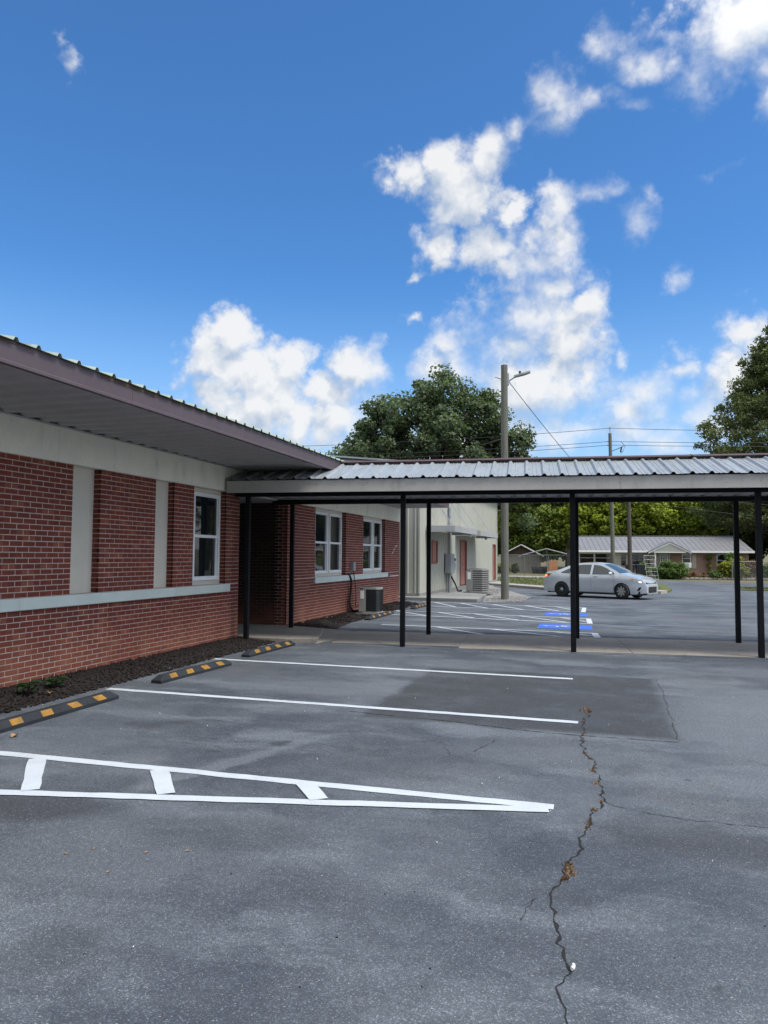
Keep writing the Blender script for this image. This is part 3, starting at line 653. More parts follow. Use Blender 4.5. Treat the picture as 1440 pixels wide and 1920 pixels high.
# ------------------------------------------------------------------ brick school wing
XW = -6.60; CH = .0677; BL = .2032; GAP = .0105
bld = thing('brick_building', 'long low red brick building with mauve eave and pale bands', 'building', (-6.6, 12.7, 0))
OPEN1 = [(8.05, 8.61), (9.92, 10.44), (11.04, 12.17)]; OPEN2 = [(16.61, 18.84), (20.37, 22.62)]
Y0, AL0, AL1, Y1 = 1.5, 12.70, 14.95, 24.35
ZS0, ZS1, ZL0, ZL1 = .92, 1.07, 2.765, 3.22
def piers(y0, y1, ops):
    out = []; a = y0
    for o in ops: out.append((a, o[0])); a = o[1]
    out.append((a, y1)); return out
P1, P2 = piers(Y0, AL0, OPEN1), piers(AL1, Y1, OPEN2)
wall = MB(); XM = XW - .0035
for (a, b) in ((Y0, AL0), (AL1, Y1)): wall.box(XW - .30, XM, a + (.0 if a == Y0 else .007), b - .007, -.1, ZS0)
for (a, b) in ((Y0, AL0), (AL1, Y1)): wall.box(XW - .30, XM, a + .007, b - .007, ZS0, ZS1)
for a, b in P1 + P2:
    wall.box(XW - .30, XM, a + .0035, b - .0035, ZS1, ZL0)
wall.box(-16.0, XW - .30, Y1 - .25, Y1 - .007, -.1, ZL0)        # far end wall
wall.box(XW - .30, XW - .28, Y0, AL0, ZS1, ZL0)
wall = wall.build('wall', 'mortar', bld)
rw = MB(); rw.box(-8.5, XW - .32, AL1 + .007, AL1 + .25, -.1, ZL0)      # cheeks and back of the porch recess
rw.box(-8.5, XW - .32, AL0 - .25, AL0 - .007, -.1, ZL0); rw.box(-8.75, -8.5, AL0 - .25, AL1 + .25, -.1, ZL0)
rwall = rw.build('recess_wall', 'mortarshade', bld)
pieces = []                                     # (x, y, z, length, height, axis, dist)
def course_fill(a, b, z0, z1, zref, face):
    k0 = int(math.floor((z0 - zref) / CH + .001)); k1 = int(math.ceil((z1 - zref) / CH - .001))
    for k in range(k0, k1):
        za, zb = max(z0, zref + k * CH), min(z1, zref + (k + 1) * CH)
        if zb - za < .02: continue
        sh = (k % 2) * BL / 2; i0 = int(math.floor((a - sh) / BL)) - 1
        y = i0 * BL + sh; row = []
        while y < b:
            s, e = max(y + GAP / 2, a), min(y + BL - GAP / 2, b)
            if e - s > .002: row.append([s, e])
            y += BL
        if len(row) > 1 and row[0][1] - row[0][0] < .045: row[1][0] = a; row.pop(0)
        if len(row) > 1 and row[-1][1] - row[-1][0] < .045: row[-2][1] = b; row.pop()
        if row: row[0][0] = a; row[-1][1] = b
        for s, e in row: pieces.append((s, e, za + GAP / 2, zb - GAP / 2, face))
course_fill(Y0, AL0, .0, ZS0, ZS0, 'front'); course_fill(AL1, Y1, .0, ZS0, ZS0, 'front')
for a, b in P1 + P2: course_fill(a, b, ZS1, ZL0, ZS1, 'front')
for a, b in ((12.283, AL0), (AL1, 16.517), (22.823, Y1)): course_fill(a, b, ZS0, ZS1, ZS0, 'front')
# returns of the recessed bays (the sides the camera can see face back along the wall)
for o in OPEN1 + OPEN2: course_fill(0, .115, ZS1, ZL0, ZS1, ('ret', o[1], 1)); course_fill(0, .115, ZS1, ZL0, ZS1, ('ret', o[0], -1))
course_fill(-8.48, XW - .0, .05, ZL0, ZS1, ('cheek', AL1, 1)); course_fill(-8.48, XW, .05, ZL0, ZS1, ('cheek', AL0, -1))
T = .03
def brick_box(p):
    s, e, za, zb, f = p
    if f == 'front': j = float(np.clip(rng.normal(0, .0009), -.0012, .0014)); return (XW - T, XW + j, s, e, za, zb)
    if f[0] == 'ret':
        return (XW - .12 + s, XW - .12 + e - .003, f[1], f[1] + T, za, zb) if f[2] > 0 else (XW - .12 + s, XW - .12 + e - .003, f[1] - T, f[1], za, zb)
    return (s, e - .004, f[1], f[1] + T, za, zb) if f[2] > 0 else (s, e - .004, f[1] - T, f[1], za, zb)
fr = [p for p in pieces if p[4] == 'front' and p[1] > 6.95 and p[0] < 12.7]
fr.sort(key=lambda p: (p[0] + p[1]) / 2 + abs((p[2] + p[3]) / 2 - 1.4) * .25 - (p[1] - p[0]) * 4)
near = set(id(p) for p in fr[:300])
unit = MB(); c = .0025; h2, l2 = (CH - GAP) / 2, (BL - GAP) / 2      # one brick face with eased arrises, x forward
unit.v = [(-T, -l2, -h2), (-T, l2, -h2), (-T, l2, h2), (-T, -l2, h2), (-c, -l2, -h2), (-c, l2, -h2), (-c, l2, h2), (-c, -l2, h2), (0, -l2 + c, -h2 + c), (0, l2 - c, -h2 + c), (0, l2 - c, h2 - c), (0, -l2 + c, h2 - c)]
unit.f = [[8, 9, 10, 11]] + [[a + i, a + (i + 1) % 4, a + 4 + (i + 1) % 4, a + 4 + i] for a in (0, 4) for i in range(4)]
ub = unit.build('brick', 'brick', None, world=False); ub.parent = wall; first = True
rest = MB(); rest2 = MB(); wm = rootmat(wall).inverted()
for p in pieces:
    s, e, za, zb, f = p
    if id(p) in near:
        o = ub if first else copy_of(ub, 'brick', wall); first = False
        o.location = wm @ Vector((XW + float(np.clip(rng.normal(0, .0009), -.0012, .0014)), (s + e) / 2, (za + zb) / 2)); o.scale = (1, (e - s) / (2 * l2), (zb - za) / (2 * h2))
        o.rotation_euler = (0, 0, rng.normal(0, .004))
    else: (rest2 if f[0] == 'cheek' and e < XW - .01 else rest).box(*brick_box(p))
stuff(rest.build('bricks', 'brick', wall)); stuff(rest2.build('bricks', 'brickshade', rwall))
# repaired step crack near the far corner
mb = MB(); pts = [(23.45, 1.62), (23.47, 1.69), (23.6, 1.72), (23.63, 1.79), (23.8, 1.82), (23.84, 1.91), (24.1, 1.95)]
for (a, z0), (b, z1) in zip(pts, pts[1:]): mb.poly([(XW + .004, a - .006, z0 - .012), (XW + .004, b + .006, z1 - .012), (XW + .004, b + .006, z1 + .014), (XW + .004, a - .006, z0 + .014)])
mb.build('mortar_repair', 'housewhite', wall)
MB().box(XW, XW + .004, 23.2, 24.3, .925, .95).build('mortar_repair', 'housewhite', wall)
# pale bands
for a, b in ((Y0, 3.1), (3.103, 7.75), (7.753, 12.09), (12.093, 15.9), (15.903, 20.0), (20.003, Y1 + .01)): MB().box(XW - .30, XW + .018, a, b, ZL0, ZL1).build('lintel_band', 'lintel', bld, bevel=.006)
for a, b in ((Y0, 6.6), (6.604, 10.47), (10.475, 11.07), (11.074, 12.28), (16.52, 19.3), (19.304, 20.75), (20.754, 22.82)): MB().box(XW - .17, XW + .055, a, b, ZS0 + .003, ZS1 - .003).build('sill', 'sill', bld, bevel=.012)
XP = XW - .115
for a, b in OPEN1[:2]: MB().box(XP - .06, XP, a, b, ZS1 - .003, ZL0).build('infill_panel', 'stucco', bld)
MB().box(-8.5, XW - .02, AL0 - .2, AL1 + .2, ZL0 - .012, ZL0 - .003).build('recess_ceiling', 'soffit', bld)
dr = MB().box(-8.498, -8.45, 13.3, 14.25, .08, 2.15).build('door', 'reddoor', bld, bevel=.004)
MB().box(-8.45, -8.42, 13.38, 13.42, .95, 1.15).build('handle', 'steel', dr)
# windows
def window(y0, y1, zc0=1.15, zc1=2.68):
    x = XP + .004; fw = .045
    w = MB()
    for (a, b, c, d) in ((y0, y0 + fw, zc0, zc1), (y1 - fw, y1, zc0, zc1), (y0 + fw, y1 - fw, zc0, zc0 + fw), (y0 + fw, y1 - fw, zc1 - fw, zc1), (y0 + fw, y1 - fw, 1.895, 1.945)): w.box(x - .045, x + .022, a, b, c, d)
    w = w.build('window', 'white', bld)
    MB().box(x - .030, x - .020, y0 + fw, y1 - fw, 1.945, zc1 - fw).build('pane', 'glass', w)
    MB().box(x - .044, x - .034, y0 + fw, y1 - fw, zc0 + fw, 1.895).build('pane', 'glass', w)
    s = MB(); a, b, c, d = y0 + fw, y1 - fw, zc0 + fw, 1.895; q = .022
    for r in ((a, a + q, c, d), (b - q, b, c, d), (a + q, b - q, c, c + q)): s.box(x - .034, x - .012, *r)
    s.build('sash', 'white', w)
    s = MB(); a, b, c, d = y0 + fw, y1 - fw, 1.945, zc1 - fw; q = .016
    for r in ((a, a + q, c, d), (b - q, b, c, d), (a + q, b - q, d - q, d)): s.box(x - .020, x - .004, *r)
    s.build('sash', 'white', w)
for (a, b), ws in zip([OPEN1[2]] + OPEN2, [[(11.20, 12.10)], [(16.80, 17.70), (17.84, 18.75)], [(20.60, 21.56), (21.68, 22.56)]]):
    sr = MB(); x0, x1 = XP - .07, XP
    sr.box(x0, x1, a, b, ZS1 - .003, 1.15); sr.box(x0, x1, a, b, 2.68, ZL0)
    ys = [a] + [v for w in ws for v in w] + [b]
    for i in range(0, len(ys), 2): sr.box(x0, x1, ys[i], ys[i + 1], 1.15, 2.68)
    sr.build('surround', 'stucco', bld)
    MB().box(x0 - .02, x0, a, b, 1.1, 2.7).build('backing', 'dark', bld)
    for w in ws: window(*w)
# eave: soffit panels, fascia, roof
XF = -4.83; YE = 24.2
def corr(width, pitch, rib, topw, basew, L, flip=1):
    """ribbed sheet profile points along y for one panel, extruded along x by L"""
    pts = [(0, 0)]; nrb = int(round(width / pitch))
    for i in range(nrb):
        c = pitch * (i + .5); pts += [(c - basew / 2, 0), (c - topw / 2, rib), (c + topw / 2, rib), (c + basew / 2, 0)]
        if i < nrb - 0: pass
    pts.append((width, 0)); return [(p, z * flip) for p, z in pts]
pr = corr(.915, .305, .034, .07, .15, 0)
def sheet(pts, x0, x1, z0, z1):
    mb = MB()
    for y, z in pts: mb.v += [(x0, y, z0 + z), (x1, y, z1 + z)]
    for i in range(len(pts) - 1): mb.f.append([2 * i, 2 * i + 1, 2 * i + 3, 2 * i + 2])
    return mb
sf = sheet([(y, .036 - z) for y, z in pr], XW + .019, XF - .005, 3.222, 3.222).build('soffit_panel', 'soffit', None, world=False); sf.parent = bld
inv = rootmat(bld).inverted(); y = 1.5; k = 0
while y < YE - .5:
    o = sf if k == 0 else copy_of(sf, 'soffit_panel', bld); o.location = inv @ Vector((0, y, 0)); y += .917; k += 1
MB().box(XW - .2, XF - .06, 1.5, YE, 3.264, 3.28).build('soffit_board', 'soffit', bld)
MB().box(XW + .018, XW + .04, 1.5, YE, 3.205, 3.224).build('soffit_trim', 'soffit', bld)
ys = [1.5, 3.9, 6.78, 9.40, 12.06, 15.1, 18.1, 21.1, YE]
for a, b in zip(ys, ys[1:]):
    f = MB().prism([(XF - .05, 3.212), (XF + .004, 3.212), (XF + .004, 3.237), (XF, 3.246), (XF, 3.42), (XF - .05, 3.42)], a, b - .003, axis=1)
    f.build('fascia_panel', 'fascia', bld)
for a, b, z in ((4.6, 5.15, 3.392), (6.25, 7.25, 3.380), (7.3, 9.2, 3.398)):
    t_ = MB(); n_ = 14
    for i in range(n_ + 1):
        yy = a + (b - a) * i / n_; t_.v += [(XF + .003, yy, z + rng.normal(0, .006)), (XF + .006, yy, 3.418)]
    for i in range(n_): t_.f.append([2 * i, 2 * i + 2, 2 * i + 3, 2 * i + 1])
    t_.build('rotted_trim', 'wood_dark', bld)
SL = .19; ZR = 3.425; XR = -11.3
def roof_panel(mat_):
    pts = corr(.795, .265, .034, .030, .070, 0); return sheet(pts, XF + .035, XR, ZR, ZR + SL * (XF - XR))
rp = roof_panel(0).build('roof_panel', 'roofgreen', None, world=False); rp.parent = bld
md = rp.modifiers.new('thickness', 'SOLIDIFY'); md.thickness = .003
y = 1.5; k = 0
while y < YE - .3:
    o = rp if k == 0 else copy_of(rp, 'roof_panel', bld); o.location = inv @ Vector((0, y, rng.normal(0, .002))); y += .797; k += 1
MB().poly([(XR, 1.5, ZR + SL * (XF - XR)), (XR, YE, ZR + SL * (XF - XR)), (-17.6, YE, ZR), (-17.6, 1.5, ZR)]).build('back_roof', 'roofgreen', bld)
MB().prism([(XF - .05, 3.25), (XF - .05, 3.42), (XR, 3.42 + SL * (XF - XR) - .01), (-17.5, 3.42), (-17.5, 3.25)], YE - .08, YE - .02, axis=1).build('gable_end', 'fascia', bld)

# ------------------------------------------------------------------ covered walkway
can = thing('walkway_canopy', 'covered walk with ribbed metal roof on dark square posts', 'canopy', (-6.27, 12.40, 0), rad(5.3))
LB = dict(world=False)
for i, x in enumerate((0, 2.92, 5.85, 8.79, 11.7)):
    for yy in (0, 2.05):
        xx = x + .19 if yy > 0 else x
        MB().box(xx - .043, xx + .043, yy - .043, yy + .043, .003 if i else .0, 2.677).build('post', 'post', can, bevel=.008, **LB)
X0, X1 = -.30, 13.1
for yy in (0, 2.05): MB().box(X0 + .05, X1, yy - .05, yy + .05, 2.678, 2.77).build('beam', 'post', can, bevel=.005, **LB)
for x in (.02, 2.92, 5.85, 8.79, 11.7): MB().box(x - .03, x + .03, .052, 1.998, 2.69, 2.765).build('cross_beam', 'post', can, **LB) if x in (11.7,) else None
# deck sheets seen from below
dk = MB(); pts = corr(.876, .292, .03, .05, .11, 0)
for yv, z in pts: dk.v += [(yv, -.30, 2.774 + z), (yv, 2.35, 2.774 + z)]
for i in range(len(pts) - 1): dk.f.append([2 * i, 2 * i + 2, 2 * i + 3, 2 * i + 1])
dk = dk.build('deck_panel', 'deck', None, world=False); dk.parent = can; dk.location = (X0, 0, 0); x = X0 + .878
while x < X1 - .5: copy_of(dk, 'deck_panel', can, (x, 0, 0)); x += .878
for yy, s in ((-.33, -1), (2.38, 1)):
    xs = [X0, 2.9, 6.6, 9.9, X1]
    for a, b in zip(xs, xs[1:]):
        MB().box(a, b - .003, min(yy, yy - s * .03), max(yy, yy - s * .03), 2.725, 2.945).build('fascia_board', 'canfascia', can, bevel=.003, **LB)
EZ, RZ, RY = 2.958, 3.385, 1.025
def can_panel(y_to, z_to, m, yf=-.37):
    mb = MB(); P_ = [(0, 0)]
    for i in range(3):
        c = .292 * (i + .5)
        P_ += [(c - .045, 0), (c - .014, .036), (c + .014, .036), (c + .045, 0), (c + .10, 0), (c + .106, .007), (c + .118, .007), (c + .124, 0), (c + .165, 0), (c + .171, .007), (c + .183, .007), (c + .189, 0)]
    P_ = [p for p in P_ if p[0] < .875] + [(.878, 0)]
    for xv, z in P_: mb.v += [(xv, yf, EZ + z), (xv, y_to, z_to + z)]
    for i in range(len(P_) - 1): mb.f.append([2 * i, 2 * i + 2, 2 * i + 3, 2 * i + 1])
    o = mb.build('roof_panel', m, None, world=False); o.parent = can
    s = o.modifiers.new('thickness', 'SOLIDIFY'); s.thickness = .002; return o
full = can_panel(RY, RZ, 'galv'); tt = (3.185 - EZ) / (RZ - EZ); short = can_panel(-.37 + (RY + .37) * tt, 3.185, 'galv')
back = can_panel(RY + .01, RZ, 'galv', 2.42); bshort = can_panel(2.42 - (2.42 - RY) * tt, 3.185, 'galv', 2.42)
x = X0 - .03; k = [0, 0]
while x < X1 - .3:
    u = x + .5 < 1.35; a, b = (short, bshort) if u else (full, back); i = 0 if u else 1
    for o in (a, b):
        q = o if k[i] == 0 else copy_of(o, 'roof_panel', can)
        q.location = (x, 0, rng.normal(0, .0025)); q.rotation_euler = (0, 0, 0)
    k[i] += 1; x += .878
for a, b in ((1.50, 4.6), (4.56, 8.0), (7.96, 10.9), (10.86, X1)):
    zz = .004 * (a > 4) + .003 * (a > 8)
    MB().prism([(RY - .14, RZ + .012 + zz), (RY - .14, RZ + .022 + zz), (RY - .03, RZ + .062 + zz), (RY + .03, RZ + .062 + zz), (RY + .14, RZ + .022 + zz), (RY + .14, RZ + .012 + zz), (RY, RZ + .05 + zz)], a, b, axis=0).build('ridge_cap', 'ridge', can, **LB)
MB().poly([(X1, -.33, 2.75), (X1, RY, RZ), (X1, 2.38, 2.75)]).build('gable_end', 'canfascia', can, **LB)
for k_ in range(46):        # roofing screws
    pass
sc = MB()
for i in range(60):
    xx = X0 + .11 + i * .219; sc.box(xx - .006, xx + .006, -.365 + .10, -.365 + .112, EZ + .03, EZ + .044)
    if xx > 1.6: sc.box(xx - .006, xx + .006, RY - .22, RY - .208, RZ - .07, RZ - .052)
stuff(sc.build('roof_screws', 'greymetal', can, **LB))
fn = MB()
for i in range(42):
    xx = X0 + .1 + i * .31 + rng.normal(0, .05); zz = 2.80 + .1 * rng.random(); fn.box(xx - .004, xx + .004, -.3335, -.3295, zz - .004, zz + .004)
stuff(fn.build('fascia_nails', 'post', can, **LB))

# wall clutter: disconnect box with its whips, condensers
ebx = thing('disconnect_box', 'small grey electrical box on the brick between the paired windows', 'electrical box', (XW + .001, 19.3, 1.2))
MB().box(XW + .002, XW + .10, 19.22, 19.40, 1.18, 1.42).build('box', 'greymetal', ebx, bevel=.006)
MB().tube([(XW + .05, 19.24, 1.19), (XW + .06, 19.0, 1.14), (XW - .02, 18.9, 1.10)], .012, 8).build('conduit', 'greymetal', ebx, smooth=True)
def cable(name, pts, r, m, label, cat):
    # smooth the polyline
    P_ = [Vector(p) for p in pts]; out = []
    for i in range(len(P_) - 1):
        p0, p1, p2, p3 = P_[max(i - 1, 0)], P_[i], P_[i + 1], P_[min(i + 2, len(P_) - 1)]
        for j in range(6):
            t = j / 6; out.append(.5 * ((2 * p1) + (p2 - p0) * t + (2 * p0 - 5 * p1 + 4 * p2 - p3) * t * t + (3 * p1 - p0 - 3 * p2 + p3) * t ** 3))
    out.append(P_[-1]); return tag(MB().tube(out, r, 7).build(name, m, smooth=True), label, cat)
cable('refrigerant_hose', [(XW + .03, 18.95, 1.12), (XW + .09, 19.05, .95), (XW + .07, 19.08, .6), (XW + .07, 19.0, .3), (XW + .15, 19.0, .12), (-6.25, 18.95, .10)], .028, 'black', 'thick black insulated hose looping down the brick to the condenser', 'hose')
cable('copper_line', [(XW + .035, 18.97, 1.11), (XW + .08, 19.14, .9), (XW + .06, 19.16, .55), (XW + .06, 19.12, .3)], .010, 'leafbrown', 'thin bare line running beside the black hose', 'pipe')
cable('electric_whip', [(XW + .06, 19.33, 1.18), (XW + .09, 19.4, .8), (XW + .10, 19.45, .45), (XW + .14, 19.3, .2), (-6.3, 19.05, .25)], .011, 'black', 'thin black cable hanging below the grey electrical box', 'cable')
def condenser(cx, cy, z0, w, h, label, rz=0.0, slats=False):
    r = thing('air_conditioner', label, 'air conditioner', (cx, cy, z0), rz, 'outdoor condensers'); q = w / 2; ch = w * .18
    oct_ = lambda s, c_: [(s - c_, -s), (s, -s + c_), (s, s - c_), (s - c_, s), (-s + c_, s), (-s, s - c_), (-s, -s + c_), (-s + c_, -s)]
    MB().prism(oct_(q + .09, .01), -.07, -.002).build('base_pad', 'slab', r, **LB)
    MB().prism(oct_(q * .95, ch), .03, h - .06).build('coil', 'acdark', r, **LB)
    MB().prism(oct_(q, ch), 0, .035).build('bottom_pan', 'acbody', r, bevel=.005, **LB)
    MB().prism(oct_(q, ch), h - .065, h - .01).build('top_cover', 'acbody', r, bevel=.008, **LB)
    cp = MB(); cp.box(-q - .004, -q * .36, -q - .004, -q * .96, .03, h - .065); cp.box(-q - .004, -q * .96, -q, -q * .45, .03, h - .065); cp.build('control_panel', 'acbody', r, bevel=.006, **LB)
    MB().box(-q * .86, -q * .52, -q - .012, -q - .0045, h * .55, h * .86).build('rating_label', 'housewhite', r, **LB)
    g = MB()
    if slats:
        n_ = 9
        for i in range(n_):
            z = .05 + (h - .13) * (i + .5) / n_
            o1, o2 = oct_(q * 1.0, ch), oct_(q * .97, ch)
            g.prism(o1, z - .03 * h, z + .018 * h)
        g.build('louvre_bands', 'acbody', r, bevel=.004, **LB)
    else:
        for i in range(11):
            t = -q * .3 + (q * 1.2) * i / 10; g.box(t - .003, t + .003, -q - .004, -q + .004, .035, h - .065)
        for i in range(15):
            t = -q + ch * .6 + (2 * q - ch * 1.2) * i / 14; g.box(q - .004, q + .004, t - .003, t + .003, .035, h - .065)
        for i in range(9):
            z = .06 + (h - .15) * i / 8; g.box(-q * .3, q * .9, -q - .006, -q - .001, z - .003, z + .003); g.box(q, q + .005, -q * .85, q * .85, z - .003, z + .003)
        stuff(g.build('guard_grille', 'binblack', r, **LB))
    f = MB()
    for k in range(6): f.lathe([(q * (.15 + .13 * k), h + .02 - .003 * k * k / 3), (q * (.15 + .13 * k) + .008, h + .02 - .003 * k * k / 3), (q * (.15 + .13 * k) + .008, h + .012 - .003 * k * k / 3)], n=20)
    f.lathe([(q * .92, h - .012), (q * .86, h + .012), (.0, h + .012)], n=24)
    f.build('fan_guard', 'acdark', r, **LB)
condenser(-5.96, 19.14, .075, .58, .68, 'dark grilled condenser unit against the red brick wall', rad(8))

# ------------------------------------------------------------------ metal building
mtb = thing('metal_building', 'tall ivory ribbed metal building beyond the brick wing', 'building', (-6.42, 26.48, 0), rad(-1.515))
ZB, ZE, LW, WD = .22, 5.0, 17.8, 16.0
MB().box(-WD, .03, -.03, LW + .03, -.1, ZB).build('foundation', 'slab', mtb, **LB)
def siding(a, b, z0, z1, axis, at, sgn):
    pts = [(0, 0)]; wdt = b - a; n_ = max(1, int(round(wdt / .305)));  p = wdt / n_
    for i in range(n_):
        c = p * (i + .5)
        for (o_, d_) in ((-.05, 0), (-.02, .032), (.02, .032), (.05, 0)): pts.append((c + o_ * p / .305, d_))
    pts.append((wdt, 0)); mb = MB()
    for t, d in pts:
        for z in (z0, z1): mb.v.append((at + sgn * d, a + t, z) if axis == 'y' else (a + t, at + sgn * d, z))
    for i in range(len(pts) - 1): mb.f.append([2 * i, 2 * i + 2, 2 * i + 3, 2 * i + 1])
    return mb
y = 0.0
ops = [(1.9, 2.8, 1.30, 2.22), (7.2, 8.7, ZB, 2.36), (16.3, 17.3, ZB, 2.32)]
cuts = [0, 1.9, 2.8, 5.0, 7.2, 8.7, 11.2, 13.8, 16.3, 17.3, LW]
for a, b in zip(cuts, cuts[1:]):
    op = [o for o in ops if o[0] == a]
    if op:
        o = op[0]; siding(a, b, o[3], ZE, 'y', 0, 1).build('siding_panel', 'metalwall', mtb, **LB)
        if o[2] > ZB + .1: siding(a, b, ZB, o[2], 'y', 0, 1).build('siding_panel', 'metalwall', mtb, **LB)
    else: siding(a, b, ZB, ZE, 'y', 0, 1).build('siding_panel', 'metalwall', mtb, **LB)
for a, b in [(-WD + i * 2.0, -WD + (i + 1) * 2.0) for i in range(8)]: siding(a, b, ZB, ZE, 'x', 0, -1).build('siding_panel', 'metalwall', mtb, **LB)
MB().prism([(-WD, ZE), (0, ZE), (-WD / 2, ZE + .8)], .0, .04, axis=1).build('gable', 'awning', mtb, **LB)
MB().box(-WD + .1, -.12, .1, LW - .1, ZB, ZE - .02).build('core', 'dark', mtb, **LB)
for s in (0, 1):
    xa, xb = (-WD / 2, .25) if s == 0 else (-WD / 2, -WD - .25)
    mb = MB(); zr = ZE + .90
    mb.v = [(xa, -.25, zr), (xb, -.25, ZE + .06), (xb, LW + .25, ZE + .06), (xa, LW + .25, zr)]; mb.f = [[0, 1, 2, 3]]
    o = mb.build('roof_slope', 'galv', mtb, **LB); sl_ = o.modifiers.new('t', 'SOLIDIFY'); sl_.thickness = .06
MB().box(.20, .30, -.28, LW + .28, ZE - .10, ZE + .05).build('gutter', 'housewhite', mtb, bevel=.01, **LB)
MB().box(-.01, .05, -.05, .06, ZB, ZE).build('corner_trim', 'metalwall', mtb, **LB)
MB().box(-1.15, -.90, -.16, -.045, ZB + .08, ZE - .05).build('downspout', 'redtrim', mtb, bevel=.01, **LB)
MB().box(-.05, .05, LW - .06, LW + .04, ZB, ZE).build('corner_trim', 'metalwall', mtb, **LB)
wn = MB().box(-.06, -.01, 1.96, 2.74, 1.36, 2.16).build('boarded_window', 'reddoor', mtb, **LB)
fr_ = MB()
for r in ((1.9, 1.96, 1.3, 2.22), (2.74, 2.8, 1.3, 2.22), (1.96, 2.74, 1.3, 1.36), (1.96, 2.74, 2.16, 2.22)): fr_.box(-.06, .04, *r)
fr_.build('frame', 'redtrim', wn, **LB)
for (a, b, z0, z1, nl) in ((7.2, 8.7, ZB + .03, 2.36, 2), (16.3, 17.3, ZB + .03, 2.32, 1)):
    d = MB()
    for r in ((a, a + .06, z0, z1), (b - .06, b, z0, z1), (a + .06, b - .06, z1 - .06, z1)): d.box(-.12, .045, *r)
    d = d.build('door', 'redtrim', mtb, **LB); w_ = (b - a - .12) / nl
    for i in range(nl):
        MB().box(-.09, -.05, a + .06 + i * w_ + .004, a + .06 + (i + 1) * w_ - .004, z0 + .01, z1 - .065).build('leaf', 'reddoor', d, **LB)
    MB().box(-.048, -.02, (a + b) / 2 + .08, (a + b) / 2 + .14, 1.15, 1.3).build('handle', 'steel', d, **LB)
    if nl == 2: MB().box(-.049, -.045, a + .32, a + .48, 1.52, 1.86).build('notice', 'housewhite', d, **LB)
def awning(a, b, label):
    w_ = 1.15; z = 2.62
    r = MB().box(.04, w_, a, b, z, z + .05).build('awning', 'awning', mtb, **LB)
    fb = MB(); fb.box(w_, w_ + .03, a, b, z - .10, z + .14); fb.box(.04, w_, a - .03, a, z - .10, z + .14); fb.box(.04, w_, b, b + .03, z - .10, z + .14); fb.build('edge_trim', 'awning', r, bevel=.004, **LB)
    for t in (a + .5, a + .75, b - .75, b - .5): MB().tube([(.04, t - .0, z + 1.45), (w_ - .15, t, z + .06)], .014, 6).build('tie_rod', 'greymetal', r, **LB)
awning(.9, 5.3, ''); awning(6.2, 10.9, '')
MB().tube([(.09, 4.75, 1.6), (.09, 4.75, 3.35)], .035, 10).tube([(.09, 4.75, 3.3), (.09, 4.75, 3.7)], .075, 10).build('conduit_mast', 'greymetal', mtb, smooth=False, **LB)
pb = MB().box(.045, .30, 4.05, 4.75, .88, 1.70).build('meter_cabinet', 'greymetal', mtb, bevel=.012, **LB)
MB().box(.10, .30, 4.76, 5.02, 1.0, 1.32).build('meter_box', 'greymetal', pb, bevel=.01, **LB)
MB().lathe([(.08, -.02), (.08, .07), (.06, .1)], (.22, 5.05, 1.45), 14, 'Y').build('meter_dial', 'steel', pb, **LB)
MB().tube([(.16, 4.4, .02), (.16, 4.4, .88)], .06, 10).tube([(.14, 4.72, .02), (.14, 4.72, .95)], .03, 8).build('riser_pipe', 'greymetal', pb, **LB)
for t in (5.9, 9.9):
    MB().lathe([(.05, 0), (.07, -.05), (.06, -.16), (.03, -.2)], (.75, t, 2.615), 10).build('lamp', 'steel', mtb, **LB)
# slabs, gravel and kerb in front of it
struct(MB().prism([(-8.4, 26.0), (-4.1, 25.55), (-4.15, 26.4), (-4.3, 29.0), (-4.9, 29.6), (-6.40, 29.7), (-6.40, 26.44), (-8.4, 26.44)], -.02, .12).build('concrete_apron', 'slab', bevel=.012))
gv = MB(); gv.prism([(-6.42, 29.6), (-4.9, 29.5), (-4.3, 28.4), (-3.95, 25.8), (-2.7, 26.4), (-2.6, 29.5), (-3.6, 33.0), (-5.3, 38.5), (-6.1, 44)], -.02, .018)
tag(stuff(gv.build('gravel_bed', 'gravel')), 'grey gravel strip beside the metal building and pole', 'gravel')
def gpt():
    t = rng.random(); y = 26.2 + 9 * rng.random(); return (-6.3 + 3.2 * rng.random() - (y - 26) * .05, y, .02)
tag(chips('gravel_stones', 2600, lambda: (-4.0 + 1.4 * rng.random(), 26.2 + 3.5 * rng.random(), .02) if rng.random() < .5 else (-5.9 + 1.7 * rng.random(), 29.8 + 6 * rng.random(), .02), .03, 'gravel', .7), 'loose gravel stones round the pole foot', 'gravel')
condenser(-4.85, 30.4, .16, .82, .92, 'pale louvred condenser unit beside the metal building', rad(-3), True)
cable('conduit_loop', [(-6.1, 31.0, .75), (-5.95, 31.3, .35), (-5.8, 31.0, .14), (-5.6, 30.7, .16)], .035, 'black', 'black hose lying between the metal wall and pale condenser', 'hose')

